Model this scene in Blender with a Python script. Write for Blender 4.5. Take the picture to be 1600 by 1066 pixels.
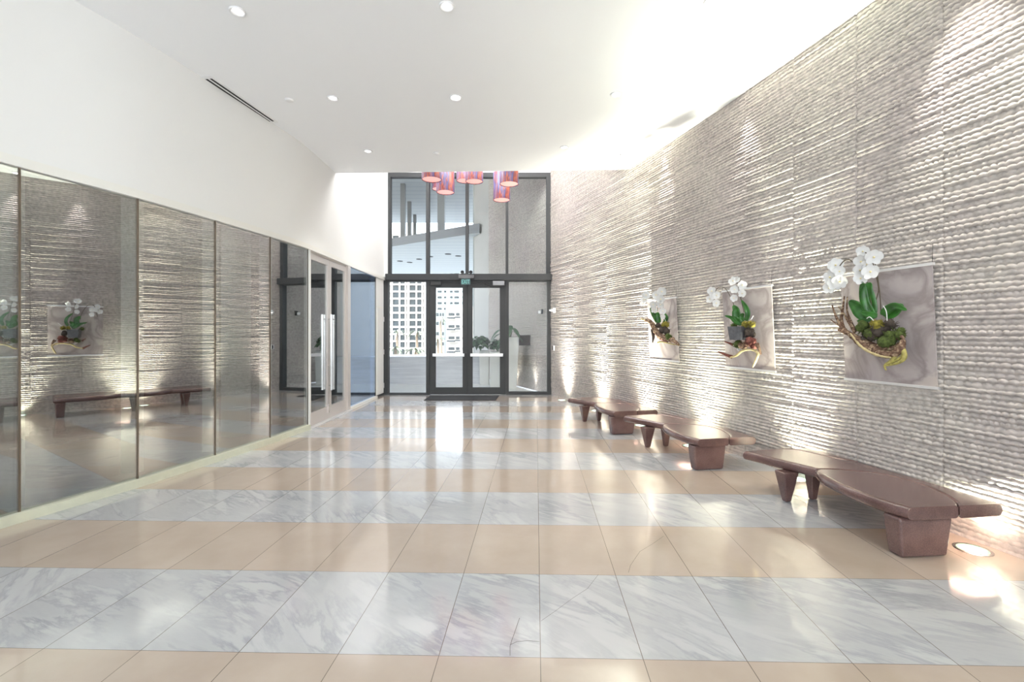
import bpy, bmesh, math, random
import numpy as np
from mathutils import Vector, Matrix

for o in list(bpy.data.objects):
    bpy.data.objects.remove(o)
C = bpy.context.scene.collection
scene = bpy.context.scene
rnd = random.Random(7)
PI = math.pi

# ------------------------------------------------------------------ camera
F = 720.0          # focal length in pixels of the 1600 px frame
HV = 522.0         # pixel row of the horizon
EYE = 1.5
cam_d = bpy.data.cameras.new('camera')
cam_d.sensor_width = 36.0
cam_d.lens = 36.0 * F / 1600.0
cam_d.shift_y = -(533.0 - HV) / 1600.0
cam_d.clip_start = 0.05
cam_d.clip_end = 1000
cam = bpy.data.objects.new('camera', cam_d)
cam.location = (0, 0, EYE)
cam.rotation_euler = (PI / 2, 0, 0)
C.objects.link(cam)
scene.camera = cam

# ------------------------------------------------------------------ world, sun, exposure
scene.view_settings.view_transform = 'Standard'
scene.view_settings.look = 'None'
scene.view_settings.gamma = 1.0
scene.view_settings.use_curve_mapping = False
scene.view_settings.exposure = 0.72
w = bpy.data.worlds.new('world')
scene.world = w
w.use_nodes = True
wn = w.node_tree.nodes
bgn = wn['Background']
sky = wn.new('ShaderNodeTexSky')
sky.sky_type = 'NISHITA'
sky.sun_disc = False
sky.sun_elevation = math.radians(42)
sky.sun_rotation = math.radians(200)
sky.air_density = 1.0
sky.dust_density = 2.0
hsv = wn.new('ShaderNodeHueSaturation')
hsv.inputs['Saturation'].default_value = 0.40
w.node_tree.links.new(sky.outputs[0], hsv.inputs['Color'])
w.node_tree.links.new(hsv.outputs[0], bgn.inputs[0])
bgn.inputs[1].default_value = 0.62

def link(o):
    C.objects.link(o)
    return o

def lamp(name, kind, loc, energy, color=(1, 1, 1), target=None, parent=None, **kw):
    d = bpy.data.lights.new(name, kind)
    d.energy = energy
    d.color = color
    for k, v in kw.items():
        setattr(d, k, v)
    o = link(bpy.data.objects.new(name, d))
    o.location = loc
    if target is not None:
        dv = Vector(target) - Vector(loc)
        o.rotation_euler = dv.to_track_quat('-Z', 'Y').to_euler()
    if parent is not None:
        o.parent = parent
        o.location = Vector(loc) - parent.location
    return o

lamp('sun', 'SUN', (0, -20, 60), 0.85, (1.0, 0.97, 0.93), target=(18, 30, 20), angle=math.radians(1.5))
# added area light behind the camera, a broad soft fill for the lobby
lamp('added_rear_fill', 'AREA', (-0.8, -3.2, 2.3), 255, (0.86, 0.93, 1.0), target=(-0.8, 6, 3.5),
     shape='RECTANGLE', size=8.6, size_y=4.0)
# unseen area light high over the entrance bay
lamp('entrance_area_light', 'AREA', (-0.9, 9.8, 6.2), 120, (0.98, 0.99, 1.0), target=(-0.9, 9.9, 0),
     shape='RECTANGLE', size=3.4, size_y=1.6)
lamp('side_room_fill', 'AREA', (-6.0, 6.0, 3.1), 22, (0.9, 0.97, 1.0), target=(-6.0, 6.0, 0),
     shape='RECTANGLE', size=2.5, size_y=7.0)  # added area light, dimly fills the room behind the glass

# ------------------------------------------------------------------ helpers
def thing(name, label, cat, loc=(0, 0, 0), group=None, rotz=0):
    o = link(bpy.data.objects.new(name, None))
    o.empty_display_size = 0.1
    o.location = loc
    o.rotation_euler = (0, 0, rotz)
    o['label'] = label
    o['category'] = cat
    if group:
        o['group'] = group
    return o

def struct_root(name, loc=(0, 0, 0)):
    o = link(bpy.data.objects.new(name, None))
    o.location = loc
    o['kind'] = 'structure'
    return o

def tag(o, label=None, cat=None, group=None, kind=None):
    if label: o['label'] = label
    if cat: o['category'] = cat
    if group: o['group'] = group
    if kind: o['kind'] = kind
    return o

class MB:
    """collects shapes given in WORLD coordinates, links them as one mesh object"""
    def __init__(self):
        self.v = []; self.f = []; self.m = []; self.s = []
    def add(self, vs, fs, mi=0, smooth=False):
        b = len(self.v)
        self.v += [tuple(p) for p in vs]
        for f in fs:
            self.f.append(tuple(b + i for i in f)); self.m.append(mi); self.s.append(smooth)
        return self
    def box(self, x0, x1, y0, y1, z0, z1, mi=0):
        vs = [(x0,y0,z0),(x1,y0,z0),(x1,y1,z0),(x0,y1,z0),(x0,y0,z1),(x1,y0,z1),(x1,y1,z1),(x0,y1,z1)]
        return self.add(vs, [(0,3,2,1),(4,5,6,7),(0,1,5,4),(1,2,6,5),(2,3,7,6),(3,0,4,7)], mi)
    def obox(self, p0, p1, t0, t1, z0, z1, mi=0):
        """box along the segment p0-p1 in plan, from t0 to t1 to its right-hand side"""
        p0 = Vector(p0[:2]); p1 = Vector(p1[:2]); d = (p1 - p0).normalized(); n = Vector((d.y, -d.x))
        q = [p0 + n*t0, p1 + n*t0, p1 + n*t1, p0 + n*t1]
        vs = [(a.x, a.y, z0) for a in q] + [(a.x, a.y, z1) for a in q]
        return self.add(vs, [(0,3,2,1),(4,5,6,7),(0,1,5,4),(1,2,6,5),(2,3,7,6),(3,0,4,7)], mi)
    def frustum(self, c0, c1, sx0, sy0, sx1, sy1, mi=0, rot=0.0):
        cs, sn = math.cos(rot), math.sin(rot)
        vs = []
        for c, sx, sy in ((c0, sx0, sy0), (c1, sx1, sy1)):
            for ax, ay in ((-1,-1),(1,-1),(1,1),(-1,1)):
                x, y = ax*sx, ay*sy
                vs.append((c[0]+x*cs-y*sn, c[1]+x*sn+y*cs, c[2]))
        return self.add(vs, [(0,3,2,1),(4,5,6,7),(0,1,5,4),(1,2,6,5),(2,3,7,6),(3,0,4,7)], mi)
    def lathe(self, c, prof, n=24, mi=0, smooth=True, axis=None):
        c = Vector(c)
        M = Matrix.Identity(3) if axis is None else Vector(axis).to_track_quat('Z', 'Y').to_matrix()
        vs = []
        for r, z in prof:
            for k in range(n):
                a = 2*PI*k/n
                vs.append(c + M @ Vector((r*math.cos(a), r*math.sin(a), z)))
        fs = []
        for i in range(len(prof)-1):
            for k in range(n):
                k2 = (k+1) % n
                fs.append((i*n+k, i*n+k2, (i+1)*n+k2, (i+1)*n+k))
        self.add(vs, fs, mi, smooth)
        return self
    def disc(self, c, r, n=24, mi=0, axis=(0,0,1)):
        c = Vector(c); M = Vector(axis).to_track_quat('Z', 'Y').to_matrix()
        vs = [c + M @ Vector((r*math.cos(2*PI*k/n), r*math.sin(2*PI*k/n), 0)) for k in range(n)]
        return self.add(vs, [tuple(range(n))], mi)
    def tube(self, pts, rad, n=8, mi=0, caps=True):
        pts = [Vector(p) for p in pts]
        if not hasattr(rad, '__len__'): rad = [rad]*len(pts)
        vs = []
        up = Vector((0.13, 0.21, 0.97)).normalized()
        prev = None
        for i, p in enumerate(pts):
            d = (pts[min(i+1, len(pts)-1)] - pts[max(i-1, 0)]).normalized()
            if prev is None:
                u = d.cross(up)
                if u.length < 1e-3: u = d.cross(Vector((1, 0, 0)))
                u.normalize()
            else:
                u = (prev - d*prev.dot(d)).normalized()
            prev = u; v = d.cross(u)
            for k in range(n):
                a = 2*PI*k/n
                vs.append(p + (u*math.cos(a) + v*math.sin(a))*rad[i])
        fs = []
        for i in range(len(pts)-1):
            for k in range(n):
                k2 = (k+1) % n
                fs.append((i*n+k, i*n+k2, (i+1)*n+k2, (i+1)*n+k))
        self.add(vs, fs, mi, True)
        if caps:
            b = (len(pts)-1)*n
            self.add(vs[:n], [tuple(range(n-1, -1, -1))], mi)
            self.add(vs[b:], [tuple(range(n))], mi)
        return self
    def ball(self, c, r, mi=0, seg=10, ring=7, sc=(1,1,1), jit=0.0, rg=None):
        c = Vector(c); vs = []; fs = []
        rg = rg or rnd
        for i in range(ring+1):
            th = PI*i/ring
            for k in range(seg):
                a = 2*PI*k/seg
                j = 1 + (rg.uniform(-jit, jit) if 0 < i < ring else 0)
                vs.append(c + Vector((math.sin(th)*math.cos(a)*sc[0], math.sin(th)*math.sin(a)*sc[1], math.cos(th)*sc[2]))*r*j)
        for i in range(ring):
            for k in range(seg):
                k2 = (k+1) % seg
                fs.append((i*seg+k, (i+1)*seg+k, (i+1)*seg+k2, i*seg+k2))
        return self.add(vs, fs, mi, True)
    def build(self, name, mats, parent=None, bevel=0.0, seg=2):
        me = bpy.data.meshes.new(name)
        base = Vector(parent.matrix_basis.translation) if parent is not None else Vector((0, 0, 0))
        par = parent; base = Vector((0, 0, 0))
        while par is not None:
            base += Vector(par.location); par = par.parent
        org = Vector((0, 0, 0))
        if parent is None and self.v:
            org = Vector((sum(p[0] for p in self.v), sum(p[1] for p in self.v), 0))/len(self.v)
            org.z = min(p[2] for p in self.v)
        vs = [tuple(Vector(p) - base - org) for p in self.v]
        me.from_pydata(vs, [], self.f)
        if not isinstance(mats, (list, tuple)): mats = [mats]
        for m in mats: me.materials.append(m)
        me.polygons.foreach_set('material_index', self.m)
        me.polygons.foreach_set('use_smooth', self.s)
        me.update()
        o = link(bpy.data.objects.new(name, me))
        o.location = org
        if parent is not None: o.parent = parent
        if bevel > 0:
            bv = o.modifiers.new('bevel', 'BEVEL'); bv.width = bevel; bv.segments = seg; bv.limit_method = 'ANGLE'
        return o

def copy_tree(o, parent=None):
    c = o.copy(); C.objects.link(c)
    if parent is not None: c.parent = parent
    for ch in list(o.children):
        copy_tree(ch, c)
    return c

# ------------------------------------------------------------------ materials
def new_mat(name):
    m = bpy.data.materials.new(name); m.use_nodes = True
    nt = m.node_tree
    return m, nt, nt.nodes['Principled BSDF'], nt.nodes['Material Output']

def plain(name, col, rough=0.5, metal=0.0, emit=None, estr=0.0, spec=0.5, bump=0.0, bscale=60.0, var=0.0, vscale=8.0, coat=0.0):
    m, nt, p, out = new_mat(name)
    p.inputs['Base Color'].default_value = (*col, 1)
    p.inputs['Roughness'].default_value = rough
    p.inputs['Metallic'].default_value = metal
    p.inputs['Specular IOR Level'].default_value = spec
    p.inputs['Coat Weight'].default_value = coat
    if emit:
        p.inputs['Emission Color'].default_value = (*emit, 1)
        p.inputs['Emission Strength'].default_value = estr
    if var > 0 or bump > 0:
        tc = nt.nodes.new('ShaderNodeTexCoord')
    if var > 0:
        nz = nt.nodes.new('ShaderNodeTexNoise'); nz.inputs['Scale'].default_value = vscale; nz.inputs['Detail'].default_value = 6
        nt.links.new(tc.outputs['Object'], nz.inputs['Vector'])
        rp = nt.nodes.new('ShaderNodeValToRGB')
        rp.color_ramp.elements[0].position = 0.3; rp.color_ramp.elements[1].position = 0.7
        rp.color_ramp.elements[0].color = (*[c*(1-var) for c in col], 1)
        rp.color_ramp.elements[1].color = (*[min(1, c*(1+var)) for c in col], 1)
        nt.links.new(nz.outputs['Fac'], rp.inputs[0]); nt.links.new(rp.outputs[0], p.inputs['Base Color'])
    if bump > 0:
        nb = nt.nodes.new('ShaderNodeTexNoise'); nb.inputs['Scale'].default_value = bscale; nb.inputs['Detail'].default_value = 5
        nt.links.new(tc.outputs['Object'], nb.inputs['Vector'])
        b = nt.nodes.new('ShaderNodeBump'); b.inputs['Strength'].default_value = bump; b.inputs['Distance'].default_value = 0.01
        nt.links.new(nb.outputs['Fac'], b.inputs['Height']); nt.links.new(b.outputs[0], p.inputs['Normal'])
    return m

def glass_mat(name, tint, refl, rcol=(1, 1, 1)):
    m, nt, p, out = new_mat(name)
    nt.nodes.remove(p)
    tr = nt.nodes.new('ShaderNodeBsdfTransparent'); tr.inputs[0].default_value = (*tint, 1)
    gl = nt.nodes.new('ShaderNodeBsdfGlossy'); gl.inputs['Color'].default_value = (*rcol, 1); gl.inputs['Roughness'].default_value = 0.0
    mx = nt.nodes.new('ShaderNodeMixShader'); mx.inputs[0].default_value = refl
    nt.links.new(tr.outputs[0], mx.inputs[1]); nt.links.new(gl.outputs[0], mx.inputs[2])
    nt.links.new(mx.outputs[0], out.inputs[0])
    return m

M = {}
M['white_wall'] = plain('white_plaster', (0.86, 0.86, 0.84), 0.85, bump=0.03, bscale=90)
M['ceiling'] = plain('ceiling_plaster', (0.91, 0.92, 0.93), 0.9)
M['white_metal'] = plain('white_painted_metal', (0.86, 0.85, 0.80), 0.35)
M['curb'] = plain('cream_curb_stone', (0.62, 0.63, 0.50), 0.4, var=0.05)
M['frame_dark'] = plain('charcoal_aluminium', (0.058, 0.060, 0.062), 0.6, spec=0.3)
M['frame_light'] = plain('champagne_aluminium', (0.66, 0.61, 0.58), 0.35, metal=0.35)
M['steel'] = plain('brushed_steel', (0.72, 0.70, 0.68), 0.22, metal=1.0)
M['bar'] = plain('satin_aluminium', (0.78, 0.77, 0.77), 0.35, metal=0.5)
M['black'] = plain('black_plastic', (0.012, 0.012, 0.013), 0.4)
M['rubber'] = plain('dark_grey_rubber', (0.03, 0.03, 0.034), 0.8, bump=0.2, bscale=300)
M['white_plastic'] = plain('white_plastic', (0.85, 0.85, 0.85), 0.4)
M['seal'] = plain('bronze_joint_seal', (0.13, 0.10, 0.07), 0.5)
M['glass_left'] = glass_mat('grey_reflective_glass', (0.60, 0.63, 0.60), 0.40, (0.97, 0.98, 1.0))
M['glass_daylight'] = glass_mat('daylight_tinted_glass', (0.6, 0.75, 0.95), 0.62, (0.80, 0.89, 1.0))  # blue of the mirrored daylight is put into the glass colour
M['glass_clear'] = glass_mat('clear_glass', (0.965, 0.98, 0.98), 0.010)
M['lens_white'] = plain('lit_lamp_lens', (0.9, 0.9, 0.9), 0.4, emit=(1, 0.97, 0.92), estr=5.0)
M['lens_dim'] = plain('recessed_reflector', (0.85, 0.85, 0.85), 0.3, emit=(1, 0.98, 0.95), estr=1.1)
M['lens_green'] = plain('lit_uplight_lens', (0.8, 0.9, 0.85), 0.2, emit=(0.70, 1.0, 0.80), estr=2.2)
M['ring_green'] = plain('lit_uplight_glass_rim', (0.30, 0.55, 0.38), 0.15, emit=(0.30, 0.75, 0.45), estr=0.35)
M['slot'] = plain('vent_slot_black', (0.02, 0.02, 0.02), 0.8)
M['terrace'] = plain('pale_terrace_stone', (0.74, 0.74, 0.74), 0.45, var=0.06)
M['planter'] = plain('white_fibreglass', (0.80, 0.79, 0.76), 0.5)
M['leaf_dark'] = plain('dark_green_leaf', (0.045, 0.10, 0.04), 0.4, var=0.4, vscale=9)
M['leaf_orchid'] = plain('orchid_leaf', (0.022, 0.105, 0.012), 0.3, var=0.5, vscale=12)
M['stem'] = plain('dark_flower_stem', (0.075, 0.055, 0.03), 0.6)
M['soil'] = plain('dark_root_bark', (0.06, 0.045, 0.035), 0.95, bump=0.6, bscale=120)
M['moss'] = plain('green_moss', (0.075, 0.105, 0.02), 0.95, bump=1.0, bscale=240, var=0.5, vscale=60)
M['moss_y'] = plain('yellow_moss', (0.25, 0.21, 0.03), 0.95, bump=1.0, bscale=240, var=0.4, vscale=60)
M['petal'] = plain('white_petal', (0.66, 0.655, 0.645), 0.5)
M['petal_c'] = plain('yellow_lip', (0.80, 0.68, 0.35), 0.5)
M['root_cream'] = plain('pale_dry_root', (0.46, 0.37, 0.19), 0.8, var=0.2, vscale=30)
M['root_gold'] = plain('golden_dry_root', (0.36, 0.31, 0.09), 0.7, var=0.35, vscale=40)
M['street'] = plain('street_asphalt', (0.25, 0.26, 0.27), 0.9)
M['soffit_edge'] = plain('grey_slab_edge', (0.20, 0.21, 0.225), 0.7)
M['column_grey'] = plain('grey_painted_column', (0.22, 0.23, 0.24), 0.6)
M['tower'] = plain('white_tower_concrete', (0.42, 0.405, 0.38), 0.8)
M['tower_b'] = plain('aqua_tower_wall', (0.34, 0.41, 0.41), 0.8)
M['pane_dark'] = plain('tower_window_glass', (0.05, 0.06, 0.065), 0.5, spec=0.1)
M['trunk'] = plain('palm_trunk', (0.25, 0.2, 0.15), 0.9)
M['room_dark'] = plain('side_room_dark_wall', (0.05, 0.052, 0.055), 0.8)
M['sign_face'] = plain('dark_bronze_plate', (0.025, 0.012, 0.009), 0.55, spec=0.2)
M['green_sign'] = plain('exit_sign_green', (0.02, 0.20, 0.16), 0.4, emit=(0.05, 0.45, 0.38), estr=0.15)
M['sign_letter'] = plain('exit_letter', (0.15, 0.50, 0.45), 0.4, emit=(0.3, 0.9, 0.8), estr=0.08)
M['sign_panel'] = plain('exit_sign_panel', (0.05, 0.11, 0.11), 0.2)

def wood_mat():
    m, nt, p, out = new_mat('weathered_driftwood')
    tc = nt.nodes.new('ShaderNodeTexCoord')
    nz = nt.nodes.new('ShaderNodeTexNoise'); nz.inputs['Scale'].default_value = 26; nz.inputs['Detail'].default_value = 8; nz.inputs['Distortion'].default_value = 1.5
    nt.links.new(tc.outputs['Object'], nz.inputs['Vector'])
    rp = nt.nodes.new('ShaderNodeValToRGB')
    e = rp.color_ramp.elements
    e[0].position = 0.34; e[0].color = (0.055, 0.022, 0.010, 1)
    e[1].position = 0.68; e[1].color = (0.40, 0.30, 0.19, 1)
    k = rp.color_ramp.elements.new(0.5); k.color = (0.14, 0.075, 0.045, 1)
    nt.links.new(nz.outputs['Fac'], rp.inputs[0]); nt.links.new(rp.outputs[0], p.inputs['Base Color'])
    p.inputs['Roughness'].default_value = 0.75
    b = nt.nodes.new('ShaderNodeBump'); b.inputs['Strength'].default_value = 0.7; b.inputs['Distance'].default_value = 0.01
    nt.links.new(nz.outputs['Fac'], b.inputs['Height']); nt.links.new(b.outputs[0], p.inputs['Normal'])
    return m
M['wood'] = wood_mat()
M['wood_red'] = plain('reddish_bark', (0.13, 0.035, 0.025), 0.8, var=0.5, vscale=50, bump=0.6, bscale=80)

def bench_mat():
    m, nt, p, out = new_mat('polished_mauve_stone')
    tc = nt.nodes.new('ShaderNodeTexCoord')
    n1 = nt.nodes.new('ShaderNodeTexNoise'); n1.inputs['Scale'].default_value = 5; n1.inputs['Detail'].default_value = 6
    n2 = nt.nodes.new('ShaderNodeTexVoronoi'); n2.inputs['Scale'].default_value = 130
    n3 = nt.nodes.new('ShaderNodeTexNoise'); n3.inputs['Scale'].default_value = 140; n3.inputs['Detail'].default_value = 3
    for n in (n1, n2, n3): nt.links.new(tc.outputs['Object'], n.inputs['Vector'])
    rp = nt.nodes.new('ShaderNodeValToRGB')
    rp.color_ramp.elements[0].position = 0.3; rp.color_ramp.elements[0].color = (0.100, 0.053, 0.048, 1)
    rp.color_ramp.elements[1].position = 0.75; rp.color_ramp.elements[1].color = (0.175, 0.100, 0.092, 1)
    nt.links.new(n1.outputs['Fac'], rp.inputs[0])
    mx = nt.nodes.new('ShaderNodeMixRGB'); mx.blend_type = 'MULTIPLY'; mx.inputs[0].default_value = 0.5
    r2 = nt.nodes.new('ShaderNodeValToRGB'); r2.color_ramp.elements[0].position = 0.35; r2.color_ramp.elements[0].color = (0.6, 0.6, 0.6, 1); r2.color_ramp.elements[1].position = 0.65
    r2.color_ramp.elements[1].color = (1.25, 1.25, 1.25, 1)
    nt.links.new(n3.outputs['Fac'], r2.inputs[0])
    nt.links.new(rp.outputs[0], mx.inputs[1]); nt.links.new(r2.outputs[0], mx.inputs[2])
    nt.links.new(mx.outputs[0], p.inputs['Base Color'])
    p.inputs['Roughness'].default_value = 0.26
    p.inputs['Coat Weight'].default_value = 0.4; p.inputs['Coat Roughness'].default_value = 0.14
    return m
M['bench'] = bench_mat()

def panel_mat():
    m, nt, p, out = new_mat('veined_grey_stone_sheet')
    tc = nt.nodes.new('ShaderNodeTexCoord')
    n0 = nt.nodes.new('ShaderNodeTexNoise'); n0.inputs['Scale'].default_value = 1.8; n0.inputs['Detail'].default_value = 5; n0.inputs['Distortion'].default_value = 0.6
    n1 = nt.nodes.new('ShaderNodeTexNoise'); n1.inputs['Scale'].default_value = 2.6; n1.inputs['Detail'].default_value = 6; n1.inputs['Distortion'].default_value = 0.8
    for n in (n0, n1): nt.links.new(tc.outputs['Object'], n.inputs['Vector'])
    rp = nt.nodes.new('ShaderNodeValToRGB')
    e = rp.color_ramp.elements
    e[0].position = 0.30; e[0].color = (0.33, 0.285, 0.29, 1)
    e[1].position = 0.72; e[1].color = (0.54, 0.465, 0.40, 1)
    k = e.new(0.5); k.color = (0.42, 0.37, 0.36, 1)
    nt.links.new(n0.outputs['Fac'], rp.inputs[0])
    ab = nt.nodes.new('ShaderNodeMath'); ab.operation = 'SUBTRACT'; ab.inputs[1].default_value = 0.5
    a2 = nt.nodes.new('ShaderNodeMath'); a2.operation = 'ABSOLUTE'
    a3 = nt.nodes.new('ShaderNodeMath'); a3.operation = 'MULTIPLY'; a3.inputs[1].default_value = 12; a3.use_clamp = True
    nt.links.new(n1.outputs['Fac'], ab.inputs[0]); nt.links.new(ab.outputs[0], a2.inputs[0]); nt.links.new(a2.outputs[0], a3.inputs[0])
    mx = nt.nodes.new('ShaderNodeMixRGB'); mx.blend_type = 'MIX'
    mx.inputs[1].default_value = (0.24, 0.20, 0.195, 1)
    nt.links.new(a3.outputs[0], mx.inputs[0]); nt.links.new(rp.outputs[0], mx.inputs[2])
    m2 = nt.nodes.new('ShaderNodeMixRGB'); m2.inputs[0].default_value = 0.85
    nt.links.new(rp.outputs[0], m2.inputs[1]); nt.links.new(mx.outputs[0], m2.inputs[2])
    nt.links.new(m2.outputs[0], p.inputs['Base Color'])
    p.inputs['Roughness'].default_value = 0.4
    return m
M['panel'] = panel_mat()

def stone_mat():
    m, nt, p, out = new_mat('chiselled_limestone')
    tc = nt.nodes.new('ShaderNodeTexCoord')
    n0 = nt.nodes.new('ShaderNodeTexNoise'); n0.inputs['Scale'].default_value = 0.9; n0.inputs['Detail'].default_value = 6
    n1 = nt.nodes.new('ShaderNodeTexNoise'); n1.inputs['Scale'].default_value = 22; n1.inputs['Detail'].default_value = 8
    for n in (n0, n1): nt.links.new(tc.outputs['Object'], n.inputs['Vector'])
    r0 = nt.nodes.new('ShaderNodeValToRGB')
    r0.color_ramp.elements[0].position = 0.35; r0.color_ramp.elements[0].color = (0.485, 0.43, 0.405, 1)
    r0.color_ramp.elements[1].position = 0.65; r0.color_ramp.elements[1].color = (0.505, 0.465, 0.42, 1)
    nt.links.new(n0.outputs['Fac'], r0.inputs[0])
    r1 = nt.nodes.new('ShaderNodeValToRGB')
    r1.color_ramp.elements[0].position = 0.3; r1.color_ramp.elements[0].color = (0.72, 0.72, 0.72, 1)
    r1.color_ramp.elements[1].position = 0.62; r1.color_ramp.elements[1].color = (1.08, 1.08, 1.08, 1)
    nt.links.new(n1.outputs['Fac'], r1.inputs[0])
    mx = nt.nodes.new('ShaderNodeMixRGB'); mx.blend_type = 'MULTIPLY'; mx.inputs[0].default_value = 1.0
    nt.links.new(r0.outputs[0], mx.inputs[1]); nt.links.new(r1.outputs[0], mx.inputs[2])
    nt.links.new(mx.outputs[0], p.inputs['Base Color'])
    p.inputs['Roughness'].default_value = 0.9
    p.inputs['Specular IOR Level'].default_value = 0.2
    b = nt.nodes.new('ShaderNodeBump'); b.inputs['Strength'].default_value = 0.45; b.inputs['Distance'].default_value = 0.004
    n2 = nt.nodes.new('ShaderNodeTexNoise'); n2.inputs['Scale'].default_value = 70; n2.inputs['Detail'].default_value = 6
    nt.links.new(tc.outputs['Object'], n2.inputs['Vector'])
    nt.links.new(n2.outputs['Fac'], b.inputs['Height']); nt.links.new(b.outputs[0], p.inputs['Normal'])
    return m
M['stone'] = stone_mat()

def pend_mat():
    m, nt, p, out = new_mat('streaked_art_glass')
    tc = nt.nodes.new('ShaderNodeTexCoord')
    mp = nt.nodes.new('ShaderNodeMapping'); mp.inputs['Scale'].default_value = (19, 19, 2.2)
    nt.links.new(tc.outputs['Object'], mp.inputs['Vector'])
    nz = nt.nodes.new('ShaderNodeTexNoise'); nz.inputs['Scale'].default_value = 1.0; nz.inputs['Detail'].default_value = 3
    nt.links.new(mp.outputs[0], nz.inputs['Vector'])
    rp = nt.nodes.new('ShaderNodeValToRGB'); e = rp.color_ramp.elements
    e[0].position = 0.36; e[0].color = (0.10, 0.11, 0.26, 1)
    e[1].position = 0.72; e[1].color = (0.50, 0.26, 0.22, 1)
    for pos, c in ((0.44, (0.06, 0.045, 0.13)), (0.50, (0.17, 0.035, 0.035)), (0.545, (0.42, 0.10, 0.035)), (0.59, (0.08, 0.05, 0.12)), (0.65, (0.11, 0.10, 0.22))):
        k = e.new(pos); k.color = (*c, 1)
    nt.links.new(nz.outputs['Fac'], rp.inputs[0])
    nt.links.new(rp.outputs[0], p.inputs['Base Color']); nt.links.new(rp.outputs[0], p.inputs['Emission Color'])
    p.inputs['Emission Strength'].default_value = 0.20
    p.inputs['Roughness'].default_value = 0.45
    return m
M['art_glass'] = pend_mat()
M['pendant_glow'] = plain('pendant_diffuser', (0.8, 0.45, 0.40), 0.4, emit=(1.0, 0.42, 0.38), estr=0.36)

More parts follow.
